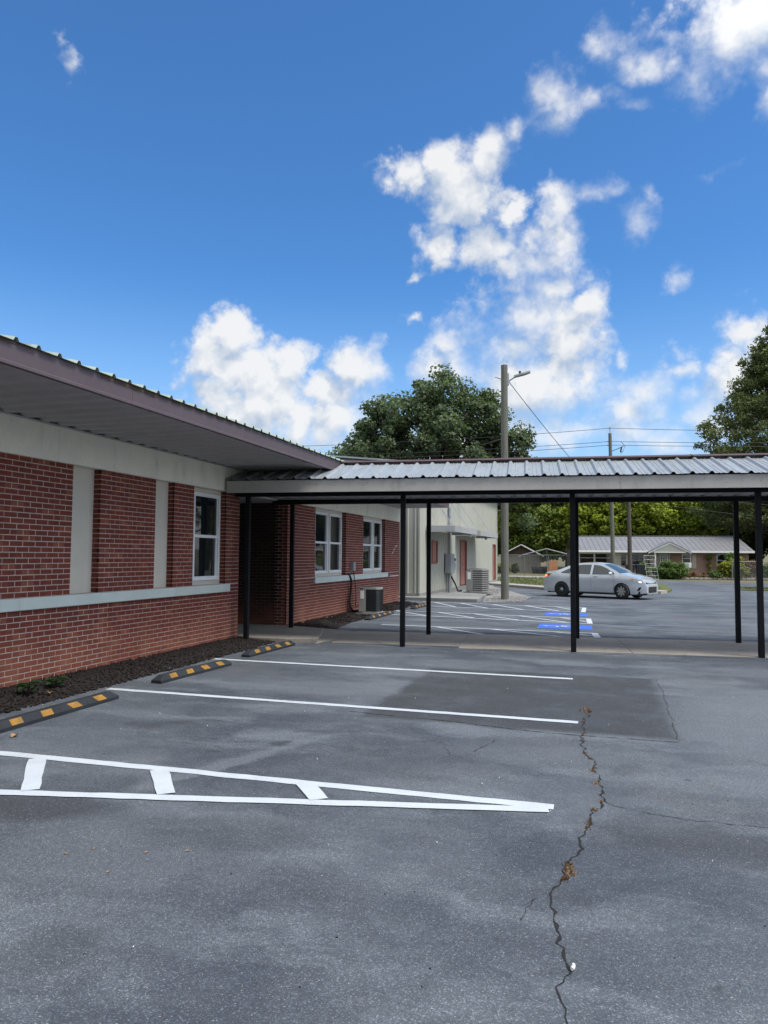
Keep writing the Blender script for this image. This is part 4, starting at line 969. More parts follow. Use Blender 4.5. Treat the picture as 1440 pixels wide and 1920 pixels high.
# ------------------------------------------------------------------ sidewalk, lawn, verge
def brick_far():
    m, t, b = mat('far_brick'); p = nd(t, 'ShaderNodeTexCoord').outputs['Object']; s = nd(t, 'ShaderNodeSeparateXYZ', {0: p})
    q = nd(t, 'ShaderNodeCombineXYZ', {0: mth(t, 'ADD', s.outputs[0], s.outputs[1]), 1: s.outputs[2]}).outputs[0]
    br = nd(t, 'ShaderNodeTexBrick', {'Vector': q, 'Color1': (.27, .15, .10, 1), 'Color2': (.20, .105, .07, 1), 'Mortar': (.40, .34, .28, 1), 'Scale': 1.0, 'Mortar Size': .008, 'Brick Width': .21, 'Row Height': .075})
    t.links.new(br.outputs[0], b.inputs['Base Color']); b.inputs['Roughness'].default_value = .9; return m
MT['brickfar'] = brick_far()
sw = MB()
sw.prism([(-6.3, 44.5), (-6.0, 41.0), (-2.2, 35.9), (2.55, 34.6), (2.9, 35.6), (-1.7, 37.1), (-5.0, 41.4), (-5.2, 44.5)], -.02, .13)
struct(sw.build('sidewalk', 'kerb', bevel=.01))
lw = MB(); lw.prism([(-5.2, 44.4), (-4.95, 41.45), (-1.68, 37.15), (2.9, 35.65), (3.3, 38), (3.5, 46), (2.2, 53), (-9, 56), (-14, 50), (-13, 45)], -.02, .09)
lw = struct(lw.build('lawn', 'lawn'))
def lawn_pt():
    while True:
        x, y = -8 + 11.5 * rng.random(), 37 + 18 * rng.random()
        if y > 37.3 + max(0, (-1.7 - x)) * 1.35 and (x < 2.8) and y > 41.5 - (x + 5) * 1.3: return (x, y, .09)
tag(blades([lawn_pt() for _ in range(1800)], 5, .07, .10, 'blade', 'lawn_grass', wid=.012), 'short green grass on the lawn behind the silver car', 'grass')
vg = MB(); vg.prism([(6.6, 40.2), (11, 39.0), (16, 39.0), (16, 43.5), (10, 43.5), (7.4, 42.6)], -.02, .05)
struct(vg.build('verge', 'lawn'))
tag(blades([(6.9 + 8 * rng.random(), 40.4 + 2.6 * rng.random(), .05) for _ in range(700)], 5, .08, .10, 'blade', 'verge_grass', wid=.012), 'ragged grass on the verge at the right edge', 'grass')
drv = MB(); drv.prism([(-16, 58), (2, 56), (2.5, 59), (-16, 66)], -.02, .012); struct(drv.build('gravel_drive', 'kerb'))

# ------------------------------------------------------------------ foliage builders
def leaves_mesh(name, centers, radii, per, size, m, parent, squash=.8, up=.8, needle=False):
    C_ = np.repeat(np.array(centers), per, axis=0); R_ = np.repeat(np.array(radii), per); N = len(C_)
    br = np.repeat(rng.random(len(centers)), per)
    d = rng.normal(size=(N, 3)); d /= np.linalg.norm(d, axis=1)[:, None]
    r = rng.random(N) ** .5
    p = C_ + d * (R_ * r)[:, None] * np.array([1, 1, squash])
    nrm = d * .75 + rng.normal(size=(N, 3)) * .75 + np.array([0, 0, up]); nrm /= np.linalg.norm(nrm, axis=1)[:, None]
    t = np.cross(nrm, rng.normal(size=(N, 3))); t /= np.linalg.norm(t, axis=1)[:, None] + 1e-9; b = np.cross(nrm, t)
    s = size * (.55 + .8 * rng.random(N))[:, None]; w = .22 if needle else .48
    if needle: t = t + d * .8; t /= np.linalg.norm(t, axis=1)[:, None]
    V = np.stack([p - t * s * .5, p - t * s * .05 + b * s * w, p + t * s * .5, p + t * s * .05 - b * s * w], 1)
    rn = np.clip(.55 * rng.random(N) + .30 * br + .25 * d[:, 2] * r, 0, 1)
    return big_mesh(name, V.reshape(-1, 3), np.arange(4 * N).reshape(-1, 4), m, parent, rn)
def crown_points(ells, n, shell=.35):
    out = []; vols = np.array([e[3] * e[4] * e[5] for e in ells]) ** .75; vols /= vols.sum()
    for _ in range(n):
        e = ells[rng.choice(len(ells), p=vols)]
        d = rng.normal(size=3); d /= np.linalg.norm(d); r = (shell + (1 - shell) * rng.random()) ** .55
        out.append((e[0] + d[0] * r * e[3], e[1] + d[1] * r * e[4], e[2] + d[2] * r * e[5]))
    return np.array(out)
def tree(name, label, loc, h, tr, ells, ncl, crad, per, size, m, group=None, limbs=10, needle=False, squash=.8):
    r = thing(name, label, 'tree', loc, group=group)
    cp = crown_points(ells, ncl)
    tb = MB(); zt = h * .55
    tb.tube([(0, 0, -.1), (.02, .0, h * .12), (.1 * tr, .05, h * .3), (.2 * tr, -.1, zt), (0, 0, h * .8)], [tr * 1.35, tr, tr * .85, tr * .55, tr * .15], 9)
    for i in range(limbs):
        e = cp[rng.integers(len(cp))]; z0 = h * (.22 + .35 * rng.random()); mid = (e[0] * .5, e[1] * .5, z0 + (e[2] - z0) * .62)
        tb.tube([(0, 0, z0), mid, tuple(e)], [tr * .42, tr * .25, tr * .07], 6)
    tb.build('trunk', 'bark', r, smooth=True, world=False)
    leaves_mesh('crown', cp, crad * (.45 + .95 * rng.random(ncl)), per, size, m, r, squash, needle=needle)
    return r

# big oak behind the canopy
oe = [(0, 0, 10.2, 6.6, 6.4, 4.8), (-4.6, 0, 8.8, 4.3, 4.5, 3.9), (4.0, 1, 8.9, 3.8, 4.5, 4.0), (1.3, 0, 13.7, 3.4, 3.6, 3.9), (-3.4, 0, 12.4, 2.8, 3.2, 2.9), (4.2, 0, 12.3, 2.3, 2.8, 2.9), (6.3, 1, 9.0, 1.9, 2.4, 2.8), (7.1, 1, 7.6, 1.4, 2, 1.6), (7.4, 1, 5.8, 1.4, 2, 1.6),
      (-7.0, 0, 8.0, 1.7, 2.4, 2.6), (-5.6, 0, 11.0, 1.6, 2, 1.8), (-.9, 0, 12.6, 2.6, 3, 2.7), (-1.0, 0, 14.6, 1.5, 2, 1.7), (6.2, 0, 10.9, 1.4, 2, 1.8), (3.0, 0, 15.0, 1.1, 1.5, 1.5)]
tree('oak_tree', 'big dark green broadleaf tree rising behind the canopy roof', (-13.0, 58.8, 0), 17, .55, oe, 380, 1.02, 240, .23, 'oakleaf', limbs=30)
# tall pine at the right edge
pe = []; pp = []
def pine(loc, h, rmax, label, ncl, per=70, group=None, m='pineleaf', size=.34):
    r = thing('pine_tree', label, 'tree', loc, group=group); tb = MB()
    tb.tube([(0, 0, -.1), (0, 0, h * .5), (.1, 0, h * .97)], [.42, .28, .05], 9); cl = []; rd = []
    for i in range(ncl):
        z = h * (.16 + .82 * rng.random() ** 1.15); R_ = rmax * min(1, (h - z) / (h * .52)) ** .8 * (.72 + .3 * rng.random()); a = rng.random() * 6.28
        k = (.35 + .65 * rng.random() ** .5); p = (math.cos(a) * R_ * k, math.sin(a) * R_ * k, z + .12 * R_ * k); cl.append(p); rd.append(.55 + .55 * rng.random())
        if i % 5 == 0: tb.tube([(0, 0, z - .5), (p[0] * .5, p[1] * .5, z - .1), p], [.09, .06, .02], 5)
    tb.build('trunk', 'bark', r, smooth=True, world=False)
    leaves_mesh('crown', cl, np.array(rd), per, size, m, r, .6, needle=True)
pine((16.4, 70.5, 0), 23.4, 8.6, 'tall pine at the right edge, above the house roof', 1150, 95)
pine((24.5, 66, 0), 21, 6.5, 'dark pine standing just outside the right edge', 220, 70)
# woodland behind the houses: individual trees
WOOD = [ # x, y, height, radius, material, label
    (-9.5, 88, 10.5, 4.2, 'midleaf', 'mid green tree behind the grey shed, next to the tall pole'),
    (-6.8, 84, 10.2, 3.6, 'midleaf', 'leafy tree directly above the grey shed roof'),
    (-3.6, 86, 11.2, 4.0, 'limeleaf', 'bright green tree right of the shed, left of the paired posts'),
    (-.2, 83, 10.2, 3.6, 'limeleaf', 'yellow green tree behind the carport end of the house'),
    (2.6, 88, 11.0, 3.9, 'midleaf', 'green tree behind the two utility poles'),
    (4.7, 82, 10.2, 2.9, 'limeleaf', 'bright lime tree right of the brown utility pole'),
    (8.0, 87, 11.6, 3.8, 'midleaf', 'mid green tree above the porch gable'),
    (10.7, 82, 9.6, 3.0, 'limeleaf', 'fresh green tree behind the window air conditioner'),
    (13.4, 86, 11.5, 3.9, 'pineleaf', 'olive green tree above the right half of the house roof'),
    (16.6, 80, 10.8, 4.0, 'darkleaf', 'dark tree between the two right hand posts'),
    (20.5, 84, 12.0, 4.6, 'darkleaf', 'dark tree beneath the tall pine at the right edge')]
for (x, y, h, R_, m, lab) in WOOD:
    es = [(0, 0, h * .60, R_ * 1.05, R_, h * .36), (R_ * .4, -R_ * .3, h * .42, R_ * .7, R_ * .7, h * .3), (-R_ * .45, -.2, h * .45, R_ * .7, R_ * .7, h * .3), (0, -R_ * .3, h * .8, R_ * .55, R_ * .5, h * .2)]
    tree('woodland_tree', lab, (x, y, 0), h, .2, es, 260, .85, 110, .31, m, 'trees behind the houses', 6)
for i, (x, y, h) in enumerate([(-16, 101, 14), (-9, 104, 15), (-2, 103, 14.2), (5, 105, 14.6), (12, 102, 14.4), (19, 104, 16), (26, 100, 17), (33, 96, 17), (29, 84, 14)]):
    R_ = 5.2; es = [(0, 0, h * .58, R_, R_, h * .40), (2, -2, h * .4, 3.6, 3.4, h * .36), (-2, -2, h * .42, 3.6, 3.4, h * .36)]
    tree('backdrop_tree', ('first', 'second', 'third', 'fourth', 'fifth', 'sixth', 'seventh', 'eighth', 'ninth')[i] + ' tree from the left in the rear row of the wood', (x, y, 0), h, .25, es, 190, 1.1, 95, .42, 'midleaf', 'rear row of trees', 4)
# south trees: unseen, added to block low sky; east ones mirrored in the panes
for i, (x, y, h) in enumerate([(-9, -26, 15), (1, -29, 17), (11, -26, 15), (20, -19, 16)]):
    es = [(0, 0, h * .52, 6.2, 6.2, h * .46), (1.5, -1, h * .4, 4.5, 4.5, h * .36)]
    tree('added_shade_tree', ('first', 'second', 'third', 'fourth', 'fifth', 'sixth', 'seventh', 'eighth')[i] + ' unseen tree added behind the camera to block low sky, counted from the building', (x, y, 0), h, .3, es, 130, 1.5, 40, .8, 'midleaf', 'trees added to block low sky', 3)
for i, (x, y, h, lab) in enumerate([(23, 50, 10, 'tree east of the lot, mirrored in the single window'), (28, 42, 11, 'tree farther south along the east side of the lot'), (34, 55, 12, 'tree at the back of the east side of the lot')]):
    es = [(0, 0, h * .55, 4, 4, h * .42), (1.5, -1, h * .4, 3, 3, h * .33)]
    tree('roadside_tree', lab, (x, y, 0), h, .25, es, 120, 1.0, 50, .42, 'limeleaf', 'trees east of the lot', 4)

def shrub(name, label, loc, ells, ncl, crad, per, size, m, stems=5, cat='shrub', group=None):
    r = thing(name, label, cat, loc, group=group); cp = crown_points(ells, ncl); tb = MB()
    for i in range(stems): e = cp[rng.integers(len(cp))]; tb.tube([(rng.normal(0, .08), rng.normal(0, .08), -.03), (e[0] * .5, e[1] * .5, e[2] * .6), tuple(e)], [.03, .02, .008], 5)
    tb.build('stems', 'bark', r, world=False); leaves_mesh('foliage', cp, crad * (.6 + .7 * rng.random(ncl)), per, size, m, r); return r

# ------------------------------------------------------------------ brick ranch house across the road
HL, HRZ = (-1.71, 60.40, 0), rad(8.31)
hs = thing('ranch_house', 'low brick ranch house with grey metal roof and white porch gable', 'house', HL, HRZ)
hm = Matrix.Translation(HL) @ Matrix.Rotation(HRZ, 4, 'Z')
W_, D_, EZh, RZh = 13.05, 7.0, 2.14, 3.34
hb = MB(); hb.box(6.95, W_ - .25, .02, D_, -.05, 2.12); hb.build('wall', 'brickfar', hs, **LB)
MB().box(2.75, 6.95, .06, D_, -.05, 2.12).build('siding_wall', 'housebeige', hs, **LB)
MB().box(-.1, 2.75, 3.6, D_, -.05, 2.12).build('carport_wall', 'wood_dark', hs, **LB)
for x in (.12, 1.3, 2.62): MB().box(x - .06, x + .06, .0, .12, 0, 2.05).build('carport_post', 'housegreen', hs, **LB)
MB().box(0, 2.75, -.02, .10, 1.86, 2.08).build('carport_beam', 'housegreen', hs, **LB)
MB().box(.10, 2.65, .03, .08, 1.52, 1.57).build('carport_rail', 'steel', hs, **LB)
rf = MB(); ye, yr, yb = -.45, 3.4, 7.3
def slope(z0, y0, z1, y1, xa, xb):
    mb = MB(); n_ = 34; w = (xb - xa) / n_
    for i in range(n_):
        for (o_, d_) in ((0, 0), (.06, 0), (.09, .03), (.13, .03), (.16, 0)):
            xx = xa + w * i + o_; mb.v += [(xx, y0, z0 + d_), (xx, y1, z1 + d_)]
    mb.v += [(xb, y0, z0), (xb, y1, z1)]
    for i in range(len(mb.v) // 2 - 1): mb.f.append([2 * i, 2 * i + 2, 2 * i + 3, 2 * i + 1])
    return mb
front = slope(EZh, ye, RZh, yr, -.25, W_ + .02).build('roof', 'shingle', hs, **LB)
MB().poly([(-.25, yr, RZh), (W_ + .02, yr, RZh), (W_ + .02, yb, EZh), (-.25, yb, EZh)]).build('back_slope', 'shingle', front, **LB)
MB().box(-.25, W_ + .02, yr - .1, yr + .1, RZh + .02, RZh + .06).build('ridge_cap', 'shingle', front, **LB)
MB().box(-.25, W_ + .04, ye - .03, ye, EZh - .15, EZh + .01).build('eave_board', 'housewhite', hs, **LB)
MB().box(-.25, W_, ye, .05, EZh - .13, EZh - .11).build('soffit', 'housewhite', hs, **LB)
MB().prism([(ye, EZh - .02), (yr, RZh - .02), (yb, EZh - .02)], W_ - .2, W_ - .12, axis=0).build('gable_wall', 'brickfar', hs, **LB)
# porch gable
gx0, gx1, gxm, gz = 5.30, 8.26, 6.80, 2.80
MB().prism([(gx0 + .25, 2.07), (gx1 - .25, 2.07), (gxm, gz - .12)], -.95, -.85, axis=1).build('porch_gable', 'housegreen', hs, **LB)
pg = MB()
for a, b in ((gx0 - .1, gxm), (gx1 + .1, gxm)):
    pg.v += []; q = [(a, -.98, 2.02), (b, -.98, gz), (b, -.98, gz - .13), (a, -.98, 1.90)]; pg.poly(q); pg.poly([(x, -.93, z) for x, _, z in q])
    pg.poly([q[2], q[3], (q[3][0], -.93, q[3][2]), (q[2][0], -.93, q[2][2])])
pg.box(gx0 + .3, gx1 - .3, -.97, -.93, 1.98, 2.06)
pg.build('rake_board', 'housewhite', hs, **LB)
pr_ = MB()
for a in (gx0 - .14, gx1 + .14): pr_.poly([(a, -1.02, 2.03), (gxm, -1.02, gz + .03), (gxm, 1.6, gz + .03), (a, 1.0, 2.03)])
o = pr_.build('porch_roof', 'shingle', hs, **LB)
MB().box(gx0 + .3, gx1 - .3, -.9, .02, 1.96, 2.0).build('porch_ceiling', 'housewhite', hs, **LB)
for x in (gx0 + .42, gx1 - .42): MB().box(x - .05, x + .05, -.9, -.8, 0, 1.97).build('porch_post', 'housewhite', hs, **LB) if x < 6 else None
def hwin(x0, x1, z0, z1, y=.02, trim='housewhite', bars=1, vb=0):
    w = MB(); f = .05
    for r in ((x0, x0 + f, z0, z1), (x1 - f, x1, z0, z1), (x0 + f, x1 - f, z0, z0 + f), (x0 + f, x1 - f, z1 - f, z1)): w.box(r[0], r[1], y - .06, y - .005, r[2], r[3])
    for i in range(bars): zz = z0 + (z1 - z0) * (i + 1) / (bars + 1); w.box(x0 + f, x1 - f, y - .05, y - .008, zz - .018, zz + .018)
    for i in range(vb): xx = x0 + (x1 - x0) * (i + 1) / (vb + 1); w.box(xx - .015, xx + .015, y - .045, y - .012, z0 + f, z1 - f)
    w = w.build('window', trim, hs, **LB); MB().box(x0 + f, x1 - f, y - .03, y - .02, z0 + f, z1 - f).build('pane', 'glass', w, **LB)
hwin(4.05, 5.05, .85, 1.95, .06, 'housebeige', 1); hwin(5.15, 5.56, .95, 1.88, .06, 'housebeige'); hwin(7.9, 8.55, .8, 1.92, bars=2); hwin(10.45, 11.5, .95, 1.9); hwin(3.28, 3.75, .9, 1.9, .06, 'housebeige')
d = MB().box(6.15, 6.92, .0, .058, 0, 1.97).build('front_door', 'housegreen', hs, **LB); hwin(6.25, 6.82, 1.22, 1.86, .0, bars=2, vb=2)
MB().box(8.65, 8.95, -.02, .018, .78, 1.93).build('shutter', 'housebeige', hs, **LB)
MB().box(6.95, 7.0, -.01, .018, 0, 2.1).build('corner_board', 'housewhite', hs, **LB)
ac = thing('window_air_conditioner', 'white window air conditioner under the grid window of the house', 'air conditioner', hm @ Vector((8.23, -.2, .84)), HRZ)
MB().box(-.26, .26, -.25, .15, 0, .38).build('case', 'housewhite', ac, bevel=.02, **LB)
g = MB()
for i in range(6): g.box(-.22, .06, -.262, -.252, .06 + i * .05, .085 + i * .05)
g.build('grille', 'greymetal', ac, **LB)
lw_ = thing('stone_edging', 'row of pale edging stones before the house flower bed', 'edging', hm @ Vector((10, -2.2, 0)), HRZ)
for i in range(22): x = -3.4 + i * .33; MB().box(x, x + .30, rng.normal(0, .03), .22 + rng.normal(0, .02), -.02, .13 + rng.normal(0, .03)).build('stone', 'kerb', lw_, bevel=.03, **LB)
fb_ = MB(); fb_.prism([(-4, .15), (6, .15), (6, 2.2), (-4, 2.2)], -.01, .06)
for i, q in enumerate(fb_.v): fb_.v[i] = tuple(hm @ (Vector((10, -2.2, 0)) + Vector(q)))
struct(fb_.build('flower_bed', 'earth'))
H = lambda x, y, z=0: tuple(hm @ Vector((x, y, z)))
shrub('rounded_bush', 'large rounded green bush left of the porch door', H(6.5, -2.0), [(0, 0, .70, 1.12, .8, .66), (-.5, 0, .5, .7, .6, .5), (.5, -.1, .5, .7, .6, .5)], 110, .28, 60, .13, 'bushleaf')
shrub('rounded_bush', 'small low green bush before the brick wall', H(9.75, -1.9), [(0, 0, .33, .42, .4, .3)], 30, .16, 50, .10, 'bushleaf')
shrub('leafy_bush', 'spreading light green bush at the right end of the house', H(11.1, -1.8), [(0, 0, .75, .95, .7, .62), (-.6, 0, .9, .4, .4, .4), (.3, 0, 1.35, .35, .3, .35)], 85, .27, 55, .13, 'yellowleaf')
shrub('leafy_bush', 'tall thin green bush against the right hand house window', H(11.2, -.8), [(0, 0, 1.4, .4, .3, .6)], 24, .22, 50, .12, 'bushleaf')
shrub('climbing_vine', 'yellow leaved vine climbing the brick beside the shutter', H(9.85, -.2), [(0, 0, 1.62, .28, .1, .15), (.05, 0, 1.0, .14, .1, .5)], 18, .14, 40, .10, 'yellowleaf', 3, 'vine')
shrub('dead_bush', 'brown dried vine heap at the house corner by the fence', H(12.5, -1.2), [(0, 0, .7, .55, .5, .75)], 50, .22, 50, .11, 'deadleaf')
shrub('hedge_bush', 'green shrub behind the leaning gate panel', H(4.75, -1.2), [(0, 0, .6, .45, .4, .55)], 34, .2, 50, .12, 'bushleaf')
shrub('weedy_bush', 'brown green weeds under the air conditioner window', H(8.6, -1.7), [(0, 0, .25, .8, .3, .22)], 34, .15, 45, .09, 'deadleaf')
shrub('fence_bush', 'green weeds along the right hand fence', H(13.6, -1.5), [(0, 0, .6, .6, .5, .6)], 44, .22, 50, .12, 'bushleaf')
shrub('fence_bush', 'yellow green weeds beside the lot pole and the shed', (-9.3, 72, 0), [(0, 0, .45, 1.0, .6, .42)], 50, .26, 50, .14, 'yellowleaf')

# leaning gate panel, bins, fence
gt = thing('gate_panel', 'loose galvanised gate panel leaning in front of the house', 'gate', H(4.95, -3.6), HRZ + rad(6))
gm = MB(); 
for (a, b) in (((-.42, 0, 0), (-.50, .45, 1.75)), ((.42, 0, 0), (.28, .45, 1.72)), ((-.42, 0, .02), (.42, 0, .02)), ((-.50, .45, 1.75), (.28, .45, 1.72))): gm.tube([a, b], .02, 7)
gm.build('frame', 'steel', gt, **LB)
for k in range(5):
    t = (k + 1) / 6; MB().tube([(-.42 - .08 * t, .45 * t, 1.75 * t), (.42 - .14 * t, .45 * t, 1.72 * t)], .010, 6).build('rail', 'steel', gt, **LB)
for k in range(3):
    t = (k + 1) / 4; MB().tube([(-.42 + .84 * t, 0, 0), (-.50 + .78 * t, .45, 1.74)], .008, 6).build('bar', 'steel', gt, **LB)
def wheelie_bin(loc, m, label, sticker=False):
    r = thing('wheeled_bin', label, 'bin', loc, HRZ, 'wheeled bins')
    b = MB(); b.v = [(-.24, -.26, .06), (.24, -.26, .06), (.24, .26, .06), (-.24, .26, .06), (-.30, -.34, 1.0), (.30, -.34, 1.0), (.30, .34, 1.0), (-.30, .34, 1.0)]
    b.f = [[3, 2, 1, 0], [4, 5, 6, 7], [0, 1, 5, 4], [1, 2, 6, 5], [2, 3, 7, 6], [3, 0, 4, 7]]; b.build('body', m, r, bevel=.02, **LB)
    MB().prism([(-.36, 1.0), (.36, 1.0), (.36, 1.04), (.0, 1.10), (-.36, 1.05)], -.33, .33, axis=0).build('lid', m, r, bevel=.015, **LB)
    for s in (-1, 1): MB().lathe([(.0, -.03), (.12, -.03), (.12, .03), (.0, .03)], (0, 0, 0), 12, 'Y').build('wheel', 'tyre', r, **LB); r.children[-1].rotation_euler = (0, 0, rad(90)); r.children[-1].location = (s * .27, .3, .12)
    if sticker: MB().box(-.1, .1, -.335, -.33, .7, .9).build('sticker', 'housewhite', r, **LB)
wheelie_bin(H(3.45, -3.0), 'binblack', 'black wheeled bin with white sticker left of the brown pole', True)
wheelie_bin(H(4.15, -3.0), 'binblack', 'black wheeled bin right of the brown pole')
wheelie_bin(H(2.15, -3.4), 'bingreen', 'green lidded bin behind the silver car roof')
def fence(p0, p1, h, n_, label):
    p0, p1 = Vector(p0), Vector(p1); d = p1 - p0; L = d.length; rz = math.atan2(d.y, d.x)
    r = thing('chain_link_fence', label, 'fence', tuple(p0), rz)
    for i in range(n_ + 1): MB().tube([(L * i / n_, 0, -.05), (L * i / n_, 0, h + .04)], .032, 8).build('post', 'steel', r, **LB)
    MB().tube([(0, 0, h), (L, 0, h)], .028, 8).build('top_rail', 'steel', r, **LB)
    MB().poly([(0, .03, .03), (L, .03, .03), (L, .03, h), (0, .03, h)]).build('mesh', 'chain', r, **LB)
fence((9.2, 58.6, 0), (16.5, 59.2, 0), 1.35, 3, 'chain link fence at the right end of the house')
fence((-10.5, 66, 0), (-2.2, 65, 0), 1.75, 4, 'thin chain link fence crossing before the grey shed')

# ------------------------------------------------------------------ grey shed
SZ = (-7.55, 74.5, 0); sh = thing('wooden_shed', 'weathered grey board shed with gable roof left of the house', 'shed', SZ, rad(3))
w2 = 1.85
for i in range(13):
    x = -w2 + i * (2 * w2 / 13); MB().box(x + .008, x + 2 * w2 / 13 - .008, -.02 + rng.normal(0, .006), .02, -.02, 1.75).build('board', 'wood_grey', sh, **LB)
MB().box(-w2 + .03, w2 - .03, .03, 4, -.02, 1.78).build('wall', 'wood_dark', sh, **LB)
for i in range(13):
    x = -w2 + i * (2 * w2 / 13); xm = abs(x + w2 / 13); zt = 1.76 + .98 * (1 - xm / w2); MB().box(x + .01, x + 2 * w2 / 13 - .01, -.03, .02, 1.76, zt - .06).build('gable_board', 'wood_dark', sh, **LB)  # roof shade on the gable put into the darker board colour
for s in (-1, 1):
    q = MB(); q.v = [(s * 2.15, -.35, 1.60), (0, -.35, 2.75), (0, 4.2, 2.75), (s * 2.15, 4.2, 1.60), (s * 2.15, -.35, 1.70), (0, -.35, 2.85), (0, 4.2, 2.85), (s * 2.15, 4.2, 1.70)]
    q.f = [[0, 1, 2, 3], [4, 5, 6, 7], [0, 1, 5, 4], [3, 2, 6, 7], [0, 3, 7, 4]]; q.build('roof_slope', 'shingle', sh, **LB)
    MB().prism([(s * 2.15, 1.60), (0, 2.75), (0, 2.85), (s * 2.15, 1.72)], -.385, -.352, axis=1).build('barge_board', 'housewhite', sh, **LB)
cp_ = thing('carport_frame', 'dark bent metal carport roof beside the grey shed', 'carport', (-5.3, 71.5, 0), rad(3))
cm = MB(); pts = [(-2.2, 1.55), (-2.0, 1.72), (.35, 2.35), (.5, 2.35), (2.6, 1.8)]
for yy in (0, 2.6): cm.tube([(x, yy, z) for x, z in pts], .05, 7)
cm.build('frame', 'greymetal', cp_, **LB)
sh2 = MB()
for (x0, z0), (x1, z1) in zip(pts[2:], pts[3:]): sh2.poly([(x0, 0, z0 + .06), (x1, 0, z1 + .06), (x1, 2.6, z1 + .06), (x0, 2.6, z0 + .06)])
sh2.build('roof_sheet', 'shingle', cp_, **LB)
for x, z in ((-2.2, 1.55), (2.55, 1.82), (-2.2, 1.55), (.42, 2.33)):
    MB().tube([(x, 2.6, 0), (x, 2.6, z)], .04, 7).build('leg', 'greymetal', cp_, **LB)
of = thing('board_fence', 'short new orange wood fence right of the shed', 'fence', (-4.75, 70.5, 0), rad(5))
for i in range(5): MB().box(i * .19, i * .19 + .175, 0, .03, 0, 1.25 + .02 * (i % 2)).build('board', 'wood_orange', of, **LB)
MB().box(-.5, 1.0, .03, .07, 1.0, 1.08).build('rail', 'wood_orange', of, **LB)
shrub('shed_shrub', 'olive shrub growing before the grey shed', (-8.0, 72.6, 0), [(0, 0, .55, .42, .4, .5)], 26, .2, 50, .12, 'darkleaf')
jk = thing('junk_pile', 'low dark pile of scrap in front of the shed', 'scrap pile', (-6.2, 72.3, 0), 0)
for i in range(9):
    x = rng.random() * 2.0 - .6; s = .15 + .25 * rng.random(); q = MB().box(-s, s, -s * .6, s * .6, 0, .25 + .5 * rng.random()).build('scrap', 'binblack', jk, bevel=.03, **LB); q.location = (x, rng.random() * .6, 0); q.rotation_euler = (rng.normal(0, .15), rng.normal(0, .25), rng.random() * 3)

# ------------------------------------------------------------------ poles and wires
def upole(name, label, loc, h, r0, r1, lean=(0, 0), m='wood_pole'):
    r = thing(name, label, 'utility pole', loc); MB().tube([(0, 0, -.1), (lean[0] * .5, lean[1] * .5, h * .5), (lean[0], lean[1], h)], [r0, (r0 + r1) / 2, r1], 14).build('shaft', m, r, smooth=False, world=False); return r
lp = upole('light_pole', 'tall weathered wood light pole at the gravel before the metal building', (-3.38, 27.42, 0), 8.77, .148, .122)
MB().box(.10, .17, -.05, .05, 8.0, 8.45).build('bracket', 'greymetal', lp, world=False)
MB().tube([(.15, 0, 8.15), (.35, 0, 8.27), (.42, 0, 8.30)], .028, 8).build('arm', 'greymetal', lp, world=False)
hd = MB(); hd.v = [(.36, -.07, 8.27), (.36, .07, 8.27), (.72, .13, 8.35), (.96, .09, 8.42), (.96, -.09, 8.42), (.72, -.13, 8.35)]; hd.v += [(x, y * .8, z + .09) for x, y, z in hd.v]
hd.f = [[5, 4, 3, 2, 1, 0], [6, 7, 8, 9, 10, 11]] + [[i, (i + 1) % 6, 6 + (i + 1) % 6, 6 + i] for i in range(6)]
hd = hd.build('lamp_head', 'steel', lp, world=False, bevel=.015)
MB().lathe([(.04, 0), (.045, .1), (.02, .12)], (.58, 0, 8.40), 10).build('photocell', 'binblack', hd, world=False)
MB().tube([(-.35, 0, 8.35), (-.12, 0, 8.25)], .02, 6).build('stub', 'greymetal', lp, world=False)
FP = (.85, 51.9, 0)
fp = upole('utility_pole', 'far wooden utility pole with wires and a hanging bracket', FP, 10.0, .15, .11, (-.12, 0))
MB().tube([(-.12, 0, 10.0), (-.12, 0, 10.35)], .03, 6).tube([(-.12, 0, 10.3), (-.12, 0, 10.42)], .06, 8).build('insulator', 'greymetal', fp, world=False)
for z in (9.45, 9.2): MB().tube([(-.3, 0, z), (-.1, 0, z)], .045, 8).build('insulator', 'greymetal', fp, world=False)
fu = MB(); fu.tube([(-.1, 0, 8.75), (.55, 0, 9.0), (.75, 0, 9.1)], .025, 6).tube([(.6, 0, 9.4), (.85, 0, 9.1), (.7, 0, 8.75), (.55, 0, 8.6)], .02, 6).tube([(.55, 0, 8.7), (.62, 0, 9.05)], .05, 7).build('fuse_cutout', 'binblack', fp, world=False)
bp = upole('brown_pole', 'short dark brown pole just right of the far utility pole', (1.95, 52.6, 0), 6.4, .15, .13, (-.05, 0), 'bark')
def wire(name, a, b, sag, r, label, parent=None):
    a, b = Vector(a), Vector(b); pts = []
    for i in range(25):
        t = i / 24; p = a.lerp(b, t); p.z -= sag * 4 * t * (1 - t); pts.append(tuple(p))
    return tag(MB().tube(pts, r, 5).build(name, 'wire'), label, 'wire', 'overhead wires')
TP = (FP[0] - .12, FP[1])
for z, zl, zr_, lab in ((10.36, 9.25, 9.6, 'topmost overhead wire'), (9.45, 8.6, 9.2, 'middle overhead wire'), (9.2, 8.25, 9.0, 'lowest overhead wire')):
    wire('overhead_wire', (TP[0], TP[1], z), (-27, 47, zl), .25, .016, lab + ' running left from the far pole past the big tree')
    wire('overhead_wire', (TP[0], TP[1], z), (34, 55, zr_), .30, .016, lab + ' running right from the far pole to the pine')
wire('service_wire', (-3.22, 27.42, 8.15), (TP[0] + .1, TP[1], 5.3), .25, .014, 'dark service wire slanting down right from the light pole')
